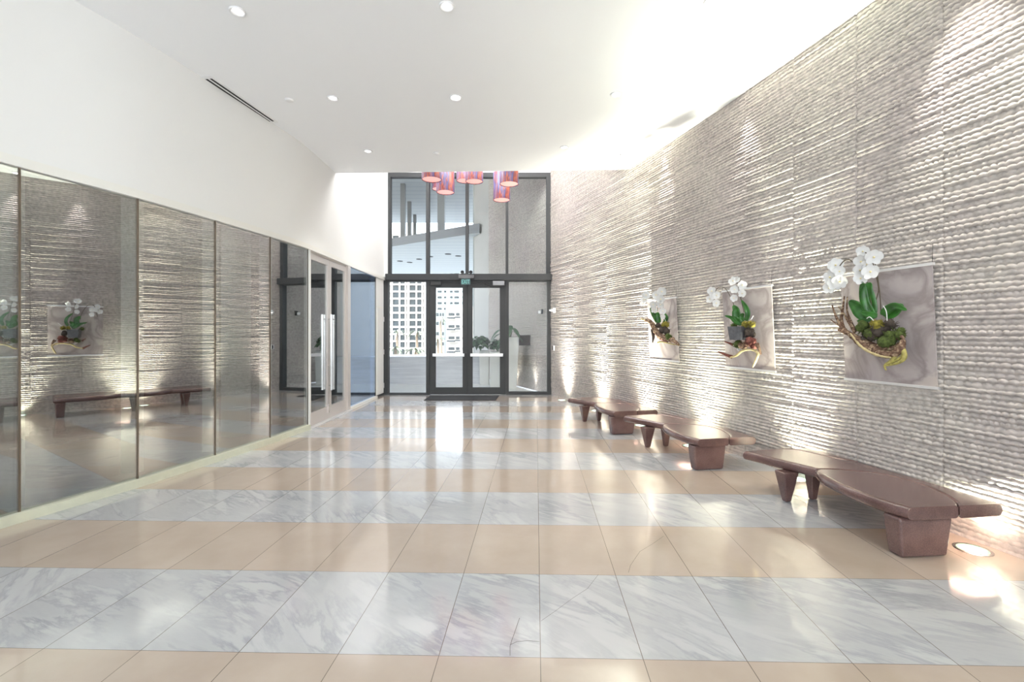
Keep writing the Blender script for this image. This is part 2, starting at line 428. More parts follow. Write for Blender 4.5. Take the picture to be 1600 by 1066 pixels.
# floor: bands of white marble and beige limestone, one joint set along the hall
def floor_mat():
    m, nt, p, out = new_mat('banded_marble_floor')
    N = nt.nodes.new; L = nt.links.new
    def math_(op, a, b=None, clamp=False):
        n = N('ShaderNodeMath'); n.operation = op; n.use_clamp = clamp
        for i, v in enumerate((a, b)):
            if v is None: continue
            if isinstance(v, (int, float)): n.inputs[i].default_value = v
            else: L(v, n.inputs[i])
        return n.outputs[0]
    tc = N('ShaderNodeTexCoord'); sp = N('ShaderNodeSeparateXYZ'); L(tc.outputs['Object'], sp.inputs[0])
    x, y = sp.outputs['X'], sp.outputs['Y']
    ys = math_('DIVIDE', math_('SUBTRACT', math_('ADD', y, math_('MULTIPLY', x, 0.026)), 2.138), 0.742)
    xs = math_('DIVIDE', math_('SUBTRACT', math_('SUBTRACT', x, math_('MULTIPLY', y, 0.052)), 0.021), 0.4735)
    fy = math_('FLOOR', ys); fx = math_('FLOOR', xs)
    # white where floor(ys) is even
    par = math_('MODULO', math_('ADD', fy, 1000.0), 2.0)      # 0 white, 1 beige
    # joint distance
    dy = math_('MULTIPLY', math_('SUBTRACT', 0.5, math_('ABSOLUTE', math_('SUBTRACT', math_('SUBTRACT', ys, fy), 0.5))), 0.742)
    dx = math_('MULTIPLY', math_('SUBTRACT', 0.5, math_('ABSOLUTE', math_('SUBTRACT', math_('SUBTRACT', xs, fx), 0.5))), 0.4735)
    jx = math_('LESS_THAN', dx, 0.0018); jy = math_('LESS_THAN', dy, 0.0014)
    joint = math_('MAXIMUM', jx, jy)
    cid = N('ShaderNodeCombineXYZ'); L(fx, cid.inputs[0]); L(fy, cid.inputs[1])
    wn_ = N('ShaderNodeTexWhiteNoise'); L(cid.outputs[0], wn_.inputs['Vector'])
    off = N('ShaderNodeVectorMath'); off.operation = 'SCALE'; L(wn_.outputs['Color'], off.inputs[0]); off.inputs['Scale'].default_value = 30
    pos = N('ShaderNodeVectorMath'); pos.operation = 'ADD'; L(tc.outputs['Object'], pos.inputs[0]); L(off.outputs[0], pos.inputs[1])
    # marble veins, running diagonally, direction differs a little from tile to tile
    vr = N('ShaderNodeVectorRotate'); vr.rotation_type = 'Z_AXIS'; L(pos.outputs[0], vr.inputs['Vector'])
    L(math_('ADD', math_('MULTIPLY', wn_.outputs['Value'], 0.7), 0.35), vr.inputs['Angle'])
    mp = N('ShaderNodeMapping'); L(vr.outputs[0], mp.inputs['Vector'])
    mp.inputs['Scale'].default_value = (0.9, 3.6, 1)
    v1 = N('ShaderNodeTexNoise'); v1.inputs['Scale'].default_value = 2.1; v1.inputs['Detail'].default_value = 10; v1.inputs['Distortion'].default_value = 0.35; v1.inputs['Roughness'].default_value = 0.62
    L(mp.outputs[0], v1.inputs['Vector'])
    vv = math_('MULTIPLY', math_('ABSOLUTE', math_('SUBTRACT', v1.outputs['Fac'], 0.5)), 15.0, True)
    v2 = N('ShaderNodeTexNoise'); v2.inputs['Scale'].default_value = 2.0; v2.inputs['Detail'].default_value = 7
    L(pos.outputs[0], v2.inputs['Vector'])
    veinmask = math_('MULTIPLY', math_('SUBTRACT', 1.0, vv), math_('MULTIPLY', math_('SUBTRACT', v2.outputs['Fac'], 0.36), 3.2, True), True)
    c1 = N('ShaderNodeMixRGB'); c1.inputs[1].default_value = (0.49, 0.49, 0.495, 1); c1.inputs[2].default_value = (0.335, 0.345, 0.365, 1); L(veinmask, c1.inputs[0])
    cl = N('ShaderNodeValToRGB'); cl.color_ramp.elements[0].position = 0.3; cl.color_ramp.elements[0].color = (0.88, 0.885, 0.895, 1); cl.color_ramp.elements[1].position = 0.62; cl.color_ramp.elements[1].color = (1.02, 1.02, 1.02, 1)
    L(v1.outputs['Fac'], cl.inputs[0])
    c1b = N('ShaderNodeMixRGB'); c1b.blend_type = 'MULTIPLY'; c1b.inputs[0].default_value = 1.0; L(c1.outputs[0], c1b.inputs[1]); L(cl.outputs[0], c1b.inputs[2])
    # beige limestone
    b1 = N('ShaderNodeTexNoise'); b1.inputs['Scale'].default_value = 3.0; b1.inputs['Detail'].default_value = 9; b1.inputs['Roughness'].default_value = 0.6
    L(pos.outputs[0], b1.inputs['Vector'])
    br = N('ShaderNodeValToRGB'); br.color_ramp.elements[0].position = 0.3; br.color_ramp.elements[0].color = (0.44, 0.355, 0.29, 1)
    br.color_ramp.elements[1].position = 0.7; br.color_ramp.elements[1].color = (0.49, 0.405, 0.335, 1)
    L(b1.outputs['Fac'], br.inputs[0])
    tv = math_('ADD', math_('MULTIPLY', wn_.outputs['Value'], 0.08), 0.96)
    mix = N('ShaderNodeMixRGB'); L(par, mix.inputs[0]); L(c1b.outputs[0], mix.inputs[1]); L(br.outputs[0], mix.inputs[2])
    mul = N('ShaderNodeVectorMath'); mul.operation = 'SCALE'; L(mix.outputs[0], mul.inputs[0]); L(tv, mul.inputs['Scale'])
    jm = N('ShaderNodeMixRGB'); L(joint, jm.inputs[0]); L(mul.outputs[0], jm.inputs[1]); jm.inputs[2].default_value = (0.16, 0.13, 0.11, 1)
    L(jm.outputs[0], p.inputs['Base Color'])
    rg = math_('ADD', math_('MULTIPLY', b1.outputs['Fac'], 0.06), 0.085)
    L(rg, p.inputs['Roughness'])
    p.inputs['Specular IOR Level'].default_value = 0.8
    p.inputs['Coat Weight'].default_value = 0.5; p.inputs['Coat Roughness'].default_value = 0.06
    return m
M['floor'] = floor_mat()

# ------------------------------------------------------------------ plan curves
def xr(y):            # right-hand stone wall
    return 3.42 - 0.2*(y-3) - 0.01125*(y-3)**2
def wall_frame(y):    # point, tangent (away), normal into the room
    t = Vector((-0.2 - 0.0225*(y-3), 1.0)).normalized()
    return Vector((xr(y), y)), t, Vector((-t.y, t.x))
def wall_hit(u, v, o):
    """where the camera ray through (u, v) meets the surface parallel to the stone wall, o metres in front of it"""
    k = (u-800)/F
    lo, hi = 1.0, 15.0
    for _ in range(50):
        y = (lo+hi)/2
        if k*y < xr(y) - o*1.03: lo = y
        else: hi = y
    return Vector((k*y, y, EYE + (HV-v)/F*y))
def ceil_pt(u, v, z=4.425):
    y = F*(z-EYE)/(HV-v)
    return Vector(((u-800)/F*y, y, z))
def floor_pt(u, v):
    y = F*EYE/(v-HV)
    return Vector(((u-800)/F*y, y, 0))

LP = [(-5.4,-3.6),(-4.37,1.95),(-4.155,2.83),(-3.945,3.69),(-3.684,4.534),(-3.493,5.421),(-3.328,6.339),(-3.21,7.245),(-3.213,9.09),(-3.195,10.79),(-3.158,11.37)]
def smooth_line(P, n=8):
    out = []
    for i in range(len(P)-1):
        p0 = Vector(P[max(i-1,0)]); p1 = Vector(P[i]); p2 = Vector(P[i+1]); p3 = Vector(P[min(i+2,len(P)-1)])
        for k in range(n):
            t = k/n
            out.append(0.5*((2*p1)+(-p0+p2)*t+(2*p0-5*p1+4*p2-p3)*t*t+(-p0+3*p1-3*p2+p3)*t**3))
    out.append(Vector(P[-1]))
    return out
HEAD = 2.83
CZ = 4.425
HZ = 6.3
YF = 11.37
YC = 8.25

# ------------------------------------------------------------------ floor and ceilings
def poly(name, pts, z, mat, th=0.0, parent=None):
    mb = MB()
    if th == 0:
        mb.add([(p[0], p[1], z) for p in pts], [tuple(range(len(pts)))])
        me = bpy.data.meshes.new(name); me.from_pydata(mb.v, [], mb.f); me.materials.append(mat)
        o = link(bpy.data.objects.new(name, me))
    else:
        n = len(pts)
        vs = [(p[0], p[1], z) for p in pts] + [(p[0], p[1], z+th) for p in pts]
        fs = [tuple(range(n-1,-1,-1)), tuple(range(n, 2*n))] + [(i, (i+1)%n, n+(i+1)%n, n+i) for i in range(n)]
        me = bpy.data.meshes.new(name); me.from_pydata(vs, [], fs); me.materials.append(mat)
        o = link(bpy.data.objects.new(name, me))
    return o
fl = poly('floor', [(-10,-4),(5.2,-4),(5.2,YF+0.06),(-10,YF+0.06)], -0.1, M['floor'], 0.1)
fl['kind'] = 'structure'
cl = poly('ceiling', [(-5.6,-4),(5.2,-4),(5.2,7.6),(2.6,8.17),(-3.6,8.40),(-5.6,8.40)], CZ, M['ceiling'], 0.25)
cl['kind'] = 'structure'
c2 = poly('ceiling', [(-3.6,8.0),(4.0,8.0),(4.0,YF+0.3),(-3.6,YF+0.3)], HZ, M['ceiling'], 0.2)
c2['kind'] = 'structure'
fa = MB().add([(2.6,8.17,CZ+0.2),(-3.6,8.40,CZ+0.2),(-3.6,8.40,HZ+.05),(2.6,8.17,HZ+.05),(2.6,8.05,CZ+0.2),(-3.6,8.28,CZ+0.2),(-3.6,8.28,HZ+.05),(2.6,8.05,HZ+.05)],
              [(0,1,2,3),(7,6,5,4),(0,4,5,1),(1,5,6,2),(2,6,7,3),(3,7,4,0)]).build('wall_bulkhead', M['ceiling'])
fa['kind'] = 'structure'

# cracks in two tiles
def ribbon(name, pts, wd):
    mb = MB()
    for a, b in zip(pts[:-1], pts[1:]):
        a = Vector(a); b = Vector(b); d = (b-a).normalized(); n = Vector((-d.y, d.x))*wd
        mb.add([(a.x-n.x,a.y-n.y,0.0006),(b.x-n.x,b.y-n.y,0.0006),(b.x+n.x,b.y+n.y,0.0006),(a.x+n.x,a.y+n.y,0.0006)], [(0,1,2,3)])
    return mb.build(name, M['crack'], fl)
M['crack'] = plain('crack_dirt', (0.10, 0.085, 0.075), 0.9)
for pts, wd in (([(797,1025),(797,1010),(800,1000),(803,992),(809,974),(812,966)], .0012), ([(797,1008),(808,1003),(825,1001.5),(843,1003)], .0013),
            ([(845,971),(868,955),(895,935),(918,920),(935,898)], .0010), ([(982,895),(985,884),(993,872),(1000,862),(1020,850),(1037,838)], .0011)):
    ribbon('crack', [floor_pt(*q)[:2] for q in pts], wd)

# ------------------------------------------------------------------ stone wall (right)
RNG = np.random.RandomState(11)
def noise1(s, f, seed):
    r = np.random.RandomState(seed).rand(4096)
    a = s*f + 1000.0; i = np.floor(a).astype(int); t = a-i; t = t*t*(3-2*t)
    return r[i % 4096]*(1-t) + r[(i+1) % 4096]*t
def noise2(s, z, fs, fz, seed):
    r = np.random.RandomState(seed).rand(512, 512)
    a = s*fs + 777.0; b = z*fz + 333.0
    i = np.floor(a).astype(int); j = np.floor(b).astype(int)
    t = a-i; q = b-j; t = t*t*(3-2*t); q = q*q*(3-2*q)
    i0, i1, j0, j1 = i % 512, (i+1) % 512, j % 512, (j+1) % 512
    return (r[i0,j0]*(1-t)+r[i1,j0]*t)*(1-q) + (r[i0,j1]*(1-t)+r[i1,j1]*t)*q
ROW = 0.0375
hashr = np.random.RandomState(5).rand(4096)
def hsh(a, b):
    return hashr[(a*73 + b*151 + 9000) % 4096]
ARC_Y = np.linspace(-4, 16, 4001)
ARC_S = np.concatenate([[0], np.cumsum(np.hypot(1, -0.2-0.0225*(ARC_Y[:-1]-3))*0.005)]) + 5.0
def stone_wall(name, y0, y1, step, ztop, sub=4):
    # arclength samples
    ys = [y0]
    while ys[-1] < y1:
        yy = ys[-1]
        st = step(yy)
        ys.append(yy + st)
    ys[-1] = y1
    ys = np.array(ys)
    dxdy = -0.2 - 0.0225*(ys-3)
    s = np.interp(ys, ARC_Y, ARC_S)
    X = 3.42 - 0.2*(ys-3) - 0.01125*(ys-3)**2
    ln = np.hypot(1, dxdy); NX = -1/ln; NY = dxdy/ln
    nrow = int(ztop/ROW)
    zs = []; hs = []
    slab = np.floor(s/0.70).astype(int)
    sj = (s/0.70 - slab)*0.70
    joint = np.clip(np.minimum(sj, 0.70-sj)/0.006, 0, 1)
    for r in range(nrow+1):
        band = r//14                       # slabs are fourteen ribs tall
        slab_r = slab
        rough = hsh(slab_r, np.full_like(slab_r, band*3+1))          # how ragged the slab is
        rr = hsh(slab_r*0+r, slab_r)                                   # rib height varies by rib and slab
        wdt = 0.035 + 0.035*hashr[(r*31) % 4096]
        ph = noise1(s, 6.0, 40+r % 37)*1.6 + hashr[(r*7) % 4096]*5
        sc = np.abs(np.sin(PI*s/wdt + ph))
        a = 0.34 + 0.36*sc*(0.45+0.75*noise1(s, 3.0, 300+r % 29))
        A = (0.45 + 0.55*rr)*(0.5+0.8*noise2(s, s*0+r*ROW, 1.7, 2.2, 91))
        base = (hsh(slab_r, np.full_like(slab_r, band))-0.5)*0.008
        z0 = r*ROW
        ts = ((0.0, 1.0), (1.0, 0.86), (1.12, 0.0), (1.55, 0.32)) if sub == 4 else ((0.0, 1.0), (1.0, 0.0))
        lowsm = np.clip((z0-0.10)/0.12, 0.25, 1)
        for tt, hh in ts:
            t = a*tt if tt <= 1 else a + (1-a)*(tt-1)
            z = z0 + ROW*t
            z = z + 0.0016*np.sin(s*3.1+r*0.7)*0
            rag = (noise2(s, z, 38, 38, 17)-0.5)
            patch = np.clip((noise2(s, z, 4.5, 7, 23) - 0.56)*4.5, 0, 1)*(0.4+0.6*rough)
            h = 0.024*A*hh + 0.0045*rag + 0.016*patch*(noise2(s, z, 16, 22, 57)-0.35)
            
            if tt <= 1: h = h*(0.80+0.20*np.clip(sc*2.2, 0, 1))
            h = h*lowsm + base
            j = 1-joint
            h = h*joint - 0.012*j*(0.55+0.6*noise1(z*1.0, 5.0, 12))
            # horizontal bed joint
            if r % 14 == 0 and tt == 1.5: h = h - 0.006
            zz = z + (noise2(s, z, 22, 22, 71)-0.5)*0.010*(patch+0.12)
            zs.append(zz); hs.append(h)
    zs = np.array(zs); hs = np.array(hs)
    zs[0] = 0.0; zs[-1] = ztop
    zs = np.clip(zs, 0.0, ztop)
    nr, nc = zs.shape
    co = np.empty((nr, nc, 3), dtype=np.float32)
    co[:, :, 0] = X[None] + NX[None]*hs
    co[:, :, 1] = ys[None] + NY[None]*hs
    co[:, :, 2] = zs
    me = bpy.data.meshes.new(name)
    me.vertices.add(nr*nc); me.vertices.foreach_set('co', co.ravel())
    ii, jj = np.meshgrid(np.arange(nr-1), np.arange(nc-1), indexing='ij')
    q = np.stack([ii*nc+jj, (ii+1)*nc+jj, (ii+1)*nc+jj+1, ii*nc+jj+1], -1).reshape(-1, 4).astype(np.int32)
    nf = len(q)
    me.loops.add(nf*4); me.loops.foreach_set('vertex_index', q.ravel())
    me.polygons.add(nf)
    me.polygons.foreach_set('loop_start', np.arange(nf, dtype=np.int32)*4)
    me.polygons.foreach_set('loop_total', np.full(nf, 4, dtype=np.int32))
    me.update(calc_edges=True)
    me.validate()
    me.materials.append(M['stone'])
    o = link(bpy.data.objects.new(name, me))
    o['kind'] = 'structure'
    return o
stone_wall('wall_right', 2.4, YC, lambda y: 0.0075 if y < 5 else 0.0115, CZ+0.03)
stone_wall('wall_right', -3.6, 2.4, lambda y: 0.05, CZ+0.03, 2)
stone_wall('wall_right', YC, YF, lambda y: 0.018, HZ+0.02)
stone_wall('wall_outside', YF, 15.35, lambda y: 0.03, 8.6)
# plain back wall and the smooth end of the outside wall
pe, te, ne = wall_frame(15.35)
M['render_beige'] = plain('beige_grey_render', (0.44, 0.43, 0.41), 0.8, var=0.04, vscale=1.5)
MB().obox(pe, pe+te*1.5, 0.0, 0.4, 0, 8.6).build('wall_outside_end', M['render_beige'])['kind'] = 'structure'
MB().box(-5.6, 5.2, -4.0, -3.6, 0, CZ).build('wall_back', M['white_wall'])['kind'] = 'structure'

# ------------------------------------------------------------------ left wall
SL = smooth_line(LP[1:], 8)
def strip_wall(name, pts, z0, z1, off, mat, th=0.12):
    """curved wall slab along pts; its room face sits 'off' to the right"""
    P = [Vector(p) for p in pts]; n = len(P)
    inn = []; outp = []
    for i, p in enumerate(P):
        d = (P[min(i+1,n-1)]-P[max(i-1,0)]).normalized(); nr = Vector((d.y, -d.x))
        inn.append(p+nr*off); outp.append(p+nr*(off-th))
    mb = MB()
    vs = [(p.x,p.y,z0) for p in inn]+[(p.x,p.y,z1) for p in inn]+[(p.x,p.y,z0) for p in outp]+[(p.x,p.y,z1) for p in outp]
    sides = [(i,i+1,n+i+1,n+i) for i in range(n-1)]
    mb.add(vs, sides, 0, True)
    mb.add(vs, [(3*n+i,3*n+i+1,2*n+i+1,2*n+i) for i in range(n-1)], 0, True)
    mb.add(vs, [(i,2*n+i,2*n+i+1,i+1) for i in range(n-1)], 0, False)
    mb.add(vs, [(n+i,n+i+1,3*n+i+1,3*n+i) for i in range(n-1)], 0, False)
    mb.add(vs, [(0,n,3*n,2*n),(n-1,3*n-1,4*n-1,2*n-1)], 0, False)
    o = mb.build(name, mat); o['kind'] = 'structure'
    return o
full = [Vector(LP[0])] + SL
strip_wall('wall_left', full, HEAD+0.06, HZ, 0.0, M['white_wall'])
strip_wall('trim_1', full, HEAD, HEAD+0.07, 0.035, M['white_metal'], 0.13)
strip_wall('trim_2', full, HEAD+0.07, HEAD+0.085, 0.012, M['white_metal'], 0.08)
# curb under the glazing
for a, b in ((0, 7), (8, 9)):
    pts = [Vector(p) for p in LP[a:b+1]]
    strip_wall('baseboard_left', pts, 0.0, 0.075 if a == 0 else 0.05, 0.05, M['curb'] if a == 0 else M['white_metal'], 0.13)

# glass panes
n_win = 1
for i in list(range(0, 7)) + [8]:
    p0 = Vector(LP[i]); p1 = Vector(LP[i+1]); d = (p1-p0).normalized()
    zb = 0.075 if i < 8 else 0.05
    blue = i == 8
    o = MB().obox(p0+d*0.006, p1-d*0.006, -0.012, 0.0, zb, HEAD).build('window_%d' % n_win, M['glass_daylight'] if blue else M['glass_left'])
    o['kind'] = 'structure'
    s = MB().obox(p1-d*0.007, p1+d*0.007, -0.02, 0.006, 0.0 if i < 7 else zb, HEAD).build('joint_seal', M['seal'], o)
    n_win += 1

# double glass door in the left wall
P7, P8 = Vector(LP[7]), Vector(LP[8])
dd = (P8-P7).normalized(); nn = Vector((dd.y, -dd.x)); Ld = (P8-P7).length
def lpt(s, t=0.0):
    q = P7 + dd*s + nn*t
    return q
fr = struct_root('door_frame', (P7.x, P7.y, 0))
MB().obox(lpt(0.0), lpt(0.035), -0.06, 0.03, 0, HEAD).build('jamb', M['white_metal'], fr)
MB().obox(lpt(Ld-0.14), lpt(Ld), -0.06, 0.03, 0, HEAD).build('jamb', M['frame_light'], fr)
MB().obox(lpt(0.035), lpt(Ld-0.14), -0.06, 0.0, HEAD-0.03, HEAD).build('head', M['frame_light'], fr)
MB().obox(lpt(0.0), lpt(Ld), -0.10, 0.08, 0.0, 0.018).build('threshold', M['bar'], fr)
LW = (Ld-0.175)/2
for k in range(2):
    s0 = 0.035+k*LW+0.003; s1 = s0+LW-0.006
    q = lpt(s0)
    dr = struct_root('door_%d' % (k+1), (q.x, q.y, 0))
    z0, z1 = 0.022, HEAD-0.033
    mb = MB()
    sw = 0.085
    mb.obox(lpt(s0), lpt(s0+sw), -0.05, -0.004, z0, z1)
    mb.obox(lpt(s1-sw), lpt(s1), -0.05, -0.004, z0, z1)
    mb.obox(lpt(s0+sw), lpt(s1-sw), -0.05, -0.004, z0, z0+0.21)
    mb.obox(lpt(s0+sw), lpt(s1-sw), -0.05, -0.004, z1-0.10, z1)
    mb.build('leaf_frame', M['frame_light'], dr)
    MB().obox(lpt(s0+sw), lpt(s1-sw), -0.033, -0.023, z0+0.21, z1-0.10).build('pane', M['glass_left'], dr)
    sh = s1-0.045 if k == 0 else s0+0.045
    for side in (0.055, -0.11):
        h = MB()
        c = lpt(sh, side)
        h.frustum((c.x,c.y,0.52),(c.x,c.y,1.84),0.016,0.016,0.016,0.016)
        for zz in (0.60, 1.76):
            a = lpt(sh, side); b = lpt(sh, -0.03)
            h.tube([(a.x,a.y,zz),(b.x,b.y,zz)], 0.010, 8)
        h.build('pull_handle', M['steel'], dr)
    if k == 0:
        a = lpt(s1-0.05, 0.0)
        MB().frustum((a.x,a.y,0.12),(a.x,a.y,0.26),0.012,0.012,0.009,0.009).build('foot_bolt', M['steel'], dr)
        MB().lathe((a.x,a.y,0.95), [(0.0,0.01),(0.018,0.008),(0.02,0.0)], 14, axis=(nn.x,nn.y,0)).build('key_cylinder', M['steel'], dr)

# short white wall with a flush service door
P9, P10 = Vector(LP[9]), Vector(LP[10])
MB().obox(P9, P10, -0.12, 0.0, 0, HEAD).build('wall_left_end', M['white_wall'])['kind'] = 'structure'
d9 = (P10-P9).normalized()
dr = struct_root('door_3', (P9.x, P9.y, 0))
MB().obox(P9+d9*0.10, P10-d9*0.10, 0.0, 0.014, 0.06, 2.10).build('door_panel', M['white_wall'], dr)
MB().obox(P9+d9*0.10, P10-d9*0.10, 0.0, 0.008, 2.12, 2.16).build('access_strip', M['white_metal'], dr)
for zz in (0.24, 1.06, 1.86):
    q = P10-d9*0.07
    n9 = Vector((d9.y,-d9.x))
    MB().frustum((q.x+n9.x*.018,q.y+n9.y*.018,zz-.06),(q.x+n9.x*.018,q.y+n9.y*.018,zz+.06),.010,.010,.010,.010).build('hinge', M['bar'], dr)
MB().obox(P9+d9*0.02, P10-d9*0.02, 0.0, 0.02, 0.0, 0.05).build('baseboard_left_end', M['frame_dark'])['kind'] = 'structure'

# ------------------------------------------------------------------ far wall of dark aluminium and glass
K = YF/F
def X(u): return (u-800)*K
def Z(v): return EYE+(HV-v)*K
def fbox(mb, u0, u1, v1, v0, ya, yb, mi=0):
    return mb.box(X(u0), X(u1), YF+ya, YF+yb, max(Z(v0), 0.0), Z(v1), mi)
MB().box(-3.6, X(606.6), YF-0.0, YF+0.3, HEAD, HZ).build('wall_far', M['white_wall'])['kind'] = 'structure'
MB().box(X(606.6), X(861), YF, YF+0.3, Z(270), HZ).build('wall_far_top', M['white_wall'])['kind'] = 'structure'
# upper window
up = struct_root('window_%d' % n_win, (X(733), YF, Z(430))); n_win += 1
mb = MB()
fbox(mb, 606.5, 861, 270, 277, -0.02, 0.13)
fbox(mb, 606.5, 610.5, 277, 430, -0.02, 0.13)
fbox(mb, 853.5, 861, 277, 430, -0.02, 0.13)
mb.build('window_frame', M['frame_dark'], up)
for a, b in ((665.6,670.8),(727.3,732),(790,794.4)):
    fbox(MB(), a, b, 277, 430, -0.02, 0.13).build('mullion', M['frame_dark'], up)
for a, b in ((610.5,665.6),(670.8,727.3),(732,790),(794.4,853.5)):
    fbox(MB(), a, b, 277, 430, 0.05, 0.06).build('pane', M['glass_clear'], up)
fbox(MB(), 603.5, 864, 428.6, 438.5, -0.10, 0.14).build('trim_transom', M['frame_dark'], None, 0.006)['kind'] = 'structure'
# lower sidelights
for (a, b, c, d, e, f) in ((599.5, 606.8, 666, 671, 439, 614.5), (790.5, 795, 855, 862, 439, 612.5)):
    wd = struct_root('window_%d' % n_win, (X((a+d)/2), YF, 0)); n_win += 1
    mb = MB()
    fbox(mb, a, b, 438.5, 617.2, -0.03, 0.13); fbox(mb, c, d, 438.5, 617.2, -0.03, 0.13)
    fbox(mb, b, c, f, 617.2, -0.03, 0.13); fbox(mb, b, c, 438.5, 440, -0.03, 0.13)
    mb.build('window_frame', M['frame_dark'], wd)
    fbox(MB(), b, c, 440, f, 0.045, 0.055).build('pane', M['glass_clear'], wd)
# door frame header + doors
fbox(MB(), 671, 790.5, 438.5, 442.5, -0.03, 0.13).build('trim_door_head', M['frame_dark'])['kind'] = 'structure'
for k, (a, b, ga, gb) in enumerate(((672, 730.4, 680.7, 722.9), (730.6, 790.4, 738.4, 781))):
    dr = struct_root('door_%d' % (4+k), (X((a+b)/2), YF, 0))
    mb = MB()
    fbox(mb, a, ga, 443, 616.3, -0.02, 0.05); fbox(mb, gb, b, 443, 616.3, -0.02, 0.05)
    fbox(mb, ga, gb, 443, 449.8, -0.02, 0.05); fbox(mb, ga, gb, 605.6, 616.3, -0.02, 0.05)
    fbox(mb, 729.6 if k == 0 else 730.6, 730.4 if k == 0 else 731.4, 443, 616.3, -0.024, 0.03)
    mb.build('leaf_frame', M['frame_dark'], dr)
    fbox(MB(), ga, gb, 449.8, 605.6, 0.01, 0.02).build('pane', M['glass_clear'], dr)
    pb = fbox(MB(), a+4.5, b-4.0, 552.3, 557.3, -0.10, -0.05).build('panic_bar', M['bar'], dr, 0.012, 3)
    fbox(MB(), a+3.0, a+4.5, 552, 557.6, -0.11, -0.02).build('end_cap', M['black'], pb)
    fbox(MB(), b-4.0, b-2.5, 552, 557.6, -0.11, -0.02).build('end_cap', M['black'], pb)
    if k == 1:
        cs = fbox(MB(), 770, 788.5, 439.8, 446.6, -0.10, -0.02).build('door_closer', plain('closer_grey', (0.28,0.28,0.29), 0.4, 0.4), dr, 0.008)
        MB().tube([(X(789),YF-.08,Z(447.5)),(X(768),YF-.11,Z(448.5)),(X(758),YF-.03,Z(444))], 0.012, 6).build('closer_arm', M['black'], cs)
    else:
        fbox(MB(), 673.5, 690, 440, 446, -0.07, -0.02).build('door_closer', M['frame_dark'], dr, 0.008)

# exit sign with two lamp heads over the doors
ex = thing('exit_sign', 'green EXIT sign with emergency lamp heads on the dark transom above the glass doors', 'sign', (X(729), YF-0.12, Z(445)))
fbox(MB(), 717.5, 741, 430.5, 436, -0.16, -0.10).build('housing', plain('sign_housing', (0.16,0.16,0.165), 0.5), ex, 0.005)
fbox(MB(), 721, 735.8, 436, 446, -0.135, -0.125).build('sign_panel', M['sign_panel'], ex)
td = bpy.data.curves.new('lettering', 'FONT'); td.body = 'EXIT'; td.size = 0.135; td.extrude = 0.002; td.align_x = 'CENTER'
td.space_character = 1.0
to = bpy.data.objects.new('tmp', td); C.objects.link(to)
bpy.context.view_layer.update()
me = bpy.data.meshes.new_from_object(to.evaluated_get(bpy.context.evaluated_depsgraph_get()))
bpy.data.objects.remove(to)
me.materials.clear(); me.materials.append(M['sign_letter'])
lt = link(bpy.data.objects.new('lettering', me)); lt.parent = ex
lt.rotation_euler = (PI/2, 0, 0); lt.scale = (0.72, 1.0, 1.0)
lt.location = Vector((X(728.4), YF-0.139, Z(444.2))) - ex.location
for u in (723.6, 736.6):
    h = MB(); h.lathe((X(u), YF-0.16, Z(427)), [(0.0,-0.03),(0.036,-0.03),(0.044,0.0),(0.044,0.022),(0.036,0.022),(0.034,0.008),(0.0,0.006)], 18, axis=(0,-1,0))
    h.tube([(X(u), YF-0.13, Z(429)), (X(u), YF-0.13, Z(431))], 0.01, 6)
    h.build('lamp_head', M['frame_dark'], ex)

# door mat
fp = [floor_pt(662, 626.0), floor_pt(774, 626.0), floor_pt(780, 619.0), floor_pt(672.5, 619.0)]
n = 4
mt = MB(); mt.add([(p.x,p.y,0.001) for p in fp]+[(p.x*1.0,p.y,0.012) for p in fp], [(3,2,1,0),(4,5,6,7),(0,1,5,4),(1,2,6,5),(2,3,7,6),(3,0,4,7)])
tag(mt.build('door_mat', M['rubber'], None, 0.004), 'dark rubber mat on the floor before the glass entrance doors', 'mat')

# ------------------------------------------------------------------ ceiling fittings
def downlight(u, v, r, label, power=0.0, hot=False, aim=None, glow=True, angle=75):
    p = ceil_pt(u, v)
    t = thing('downlight', label, 'ceiling light', p, 'recessed downlights in the lobby ceiling')
    MB().lathe(p, [(r, -0.001), (r, -0.012), (r*0.93, -0.016), (r*0.78, -0.008), (r*0.72, 0.0), (r*0.62, 0.05)], 28).build('trim_ring', M['white_plastic'], t)
    lens = MB().lathe(p, [(r*0.60, -0.004), (r*0.45, -0.013), (0.0001, -0.017)], 24)
    lens.build('lens', M['lens_white'] if hot else M['lens_dim'], t)
    if power > 0:
        lamp('lamp', 'SPOT', (p.x, p.y, p.z-0.03), power, (1.0, 0.975, 0.94), target=aim or (p.x, p.y, 0), parent=t,
             spot_size=math.radians(angle), spot_blend=0.6, shadow_soft_size=0.05)
    return t
def by_wall(u, v):
    p = ceil_pt(u, v)
    y = p.y - 0.03
    return (xr(y)+0.0, y, 2.4)
downlight(371, 17, 0.068, 'round downlight nearest the camera on the left of the ceiling', 55)
downlight(698, 9, 0.068, 'round downlight at the middle top edge of the photo', 55)
downlight(1112, 2, 0.068, 'bright downlight cut by the top edge of the photo, on the right', 55, True)
downlight(520, 153, 0.068, 'downlight left of middle between the smoke detector and the large bright downlight', 55)
downlight(712, 152, 0.075, 'brightest downlight near the middle of the ceiling', 55, True)
downlight(963, 147, 0.068, 'downlight right of the brightest one in the middle row', 55)
downlight(1150, 140, 0.078, 'wall washer downlight close to the stone wall, nearer of the two', 60, True, by_wall(1150, 140), angle=38)
downlight(1031, 227, 0.080, 'wall washer downlight close to the stone wall, farther of the two', 60, True, by_wall(1031, 227), angle=38)
downlight(575, 236, 0.072, 'small far downlight at the left near the ceiling edge', 55)
downlight(882, 230, 0.072, 'small far downlight at the right near the ceiling edge', 55)
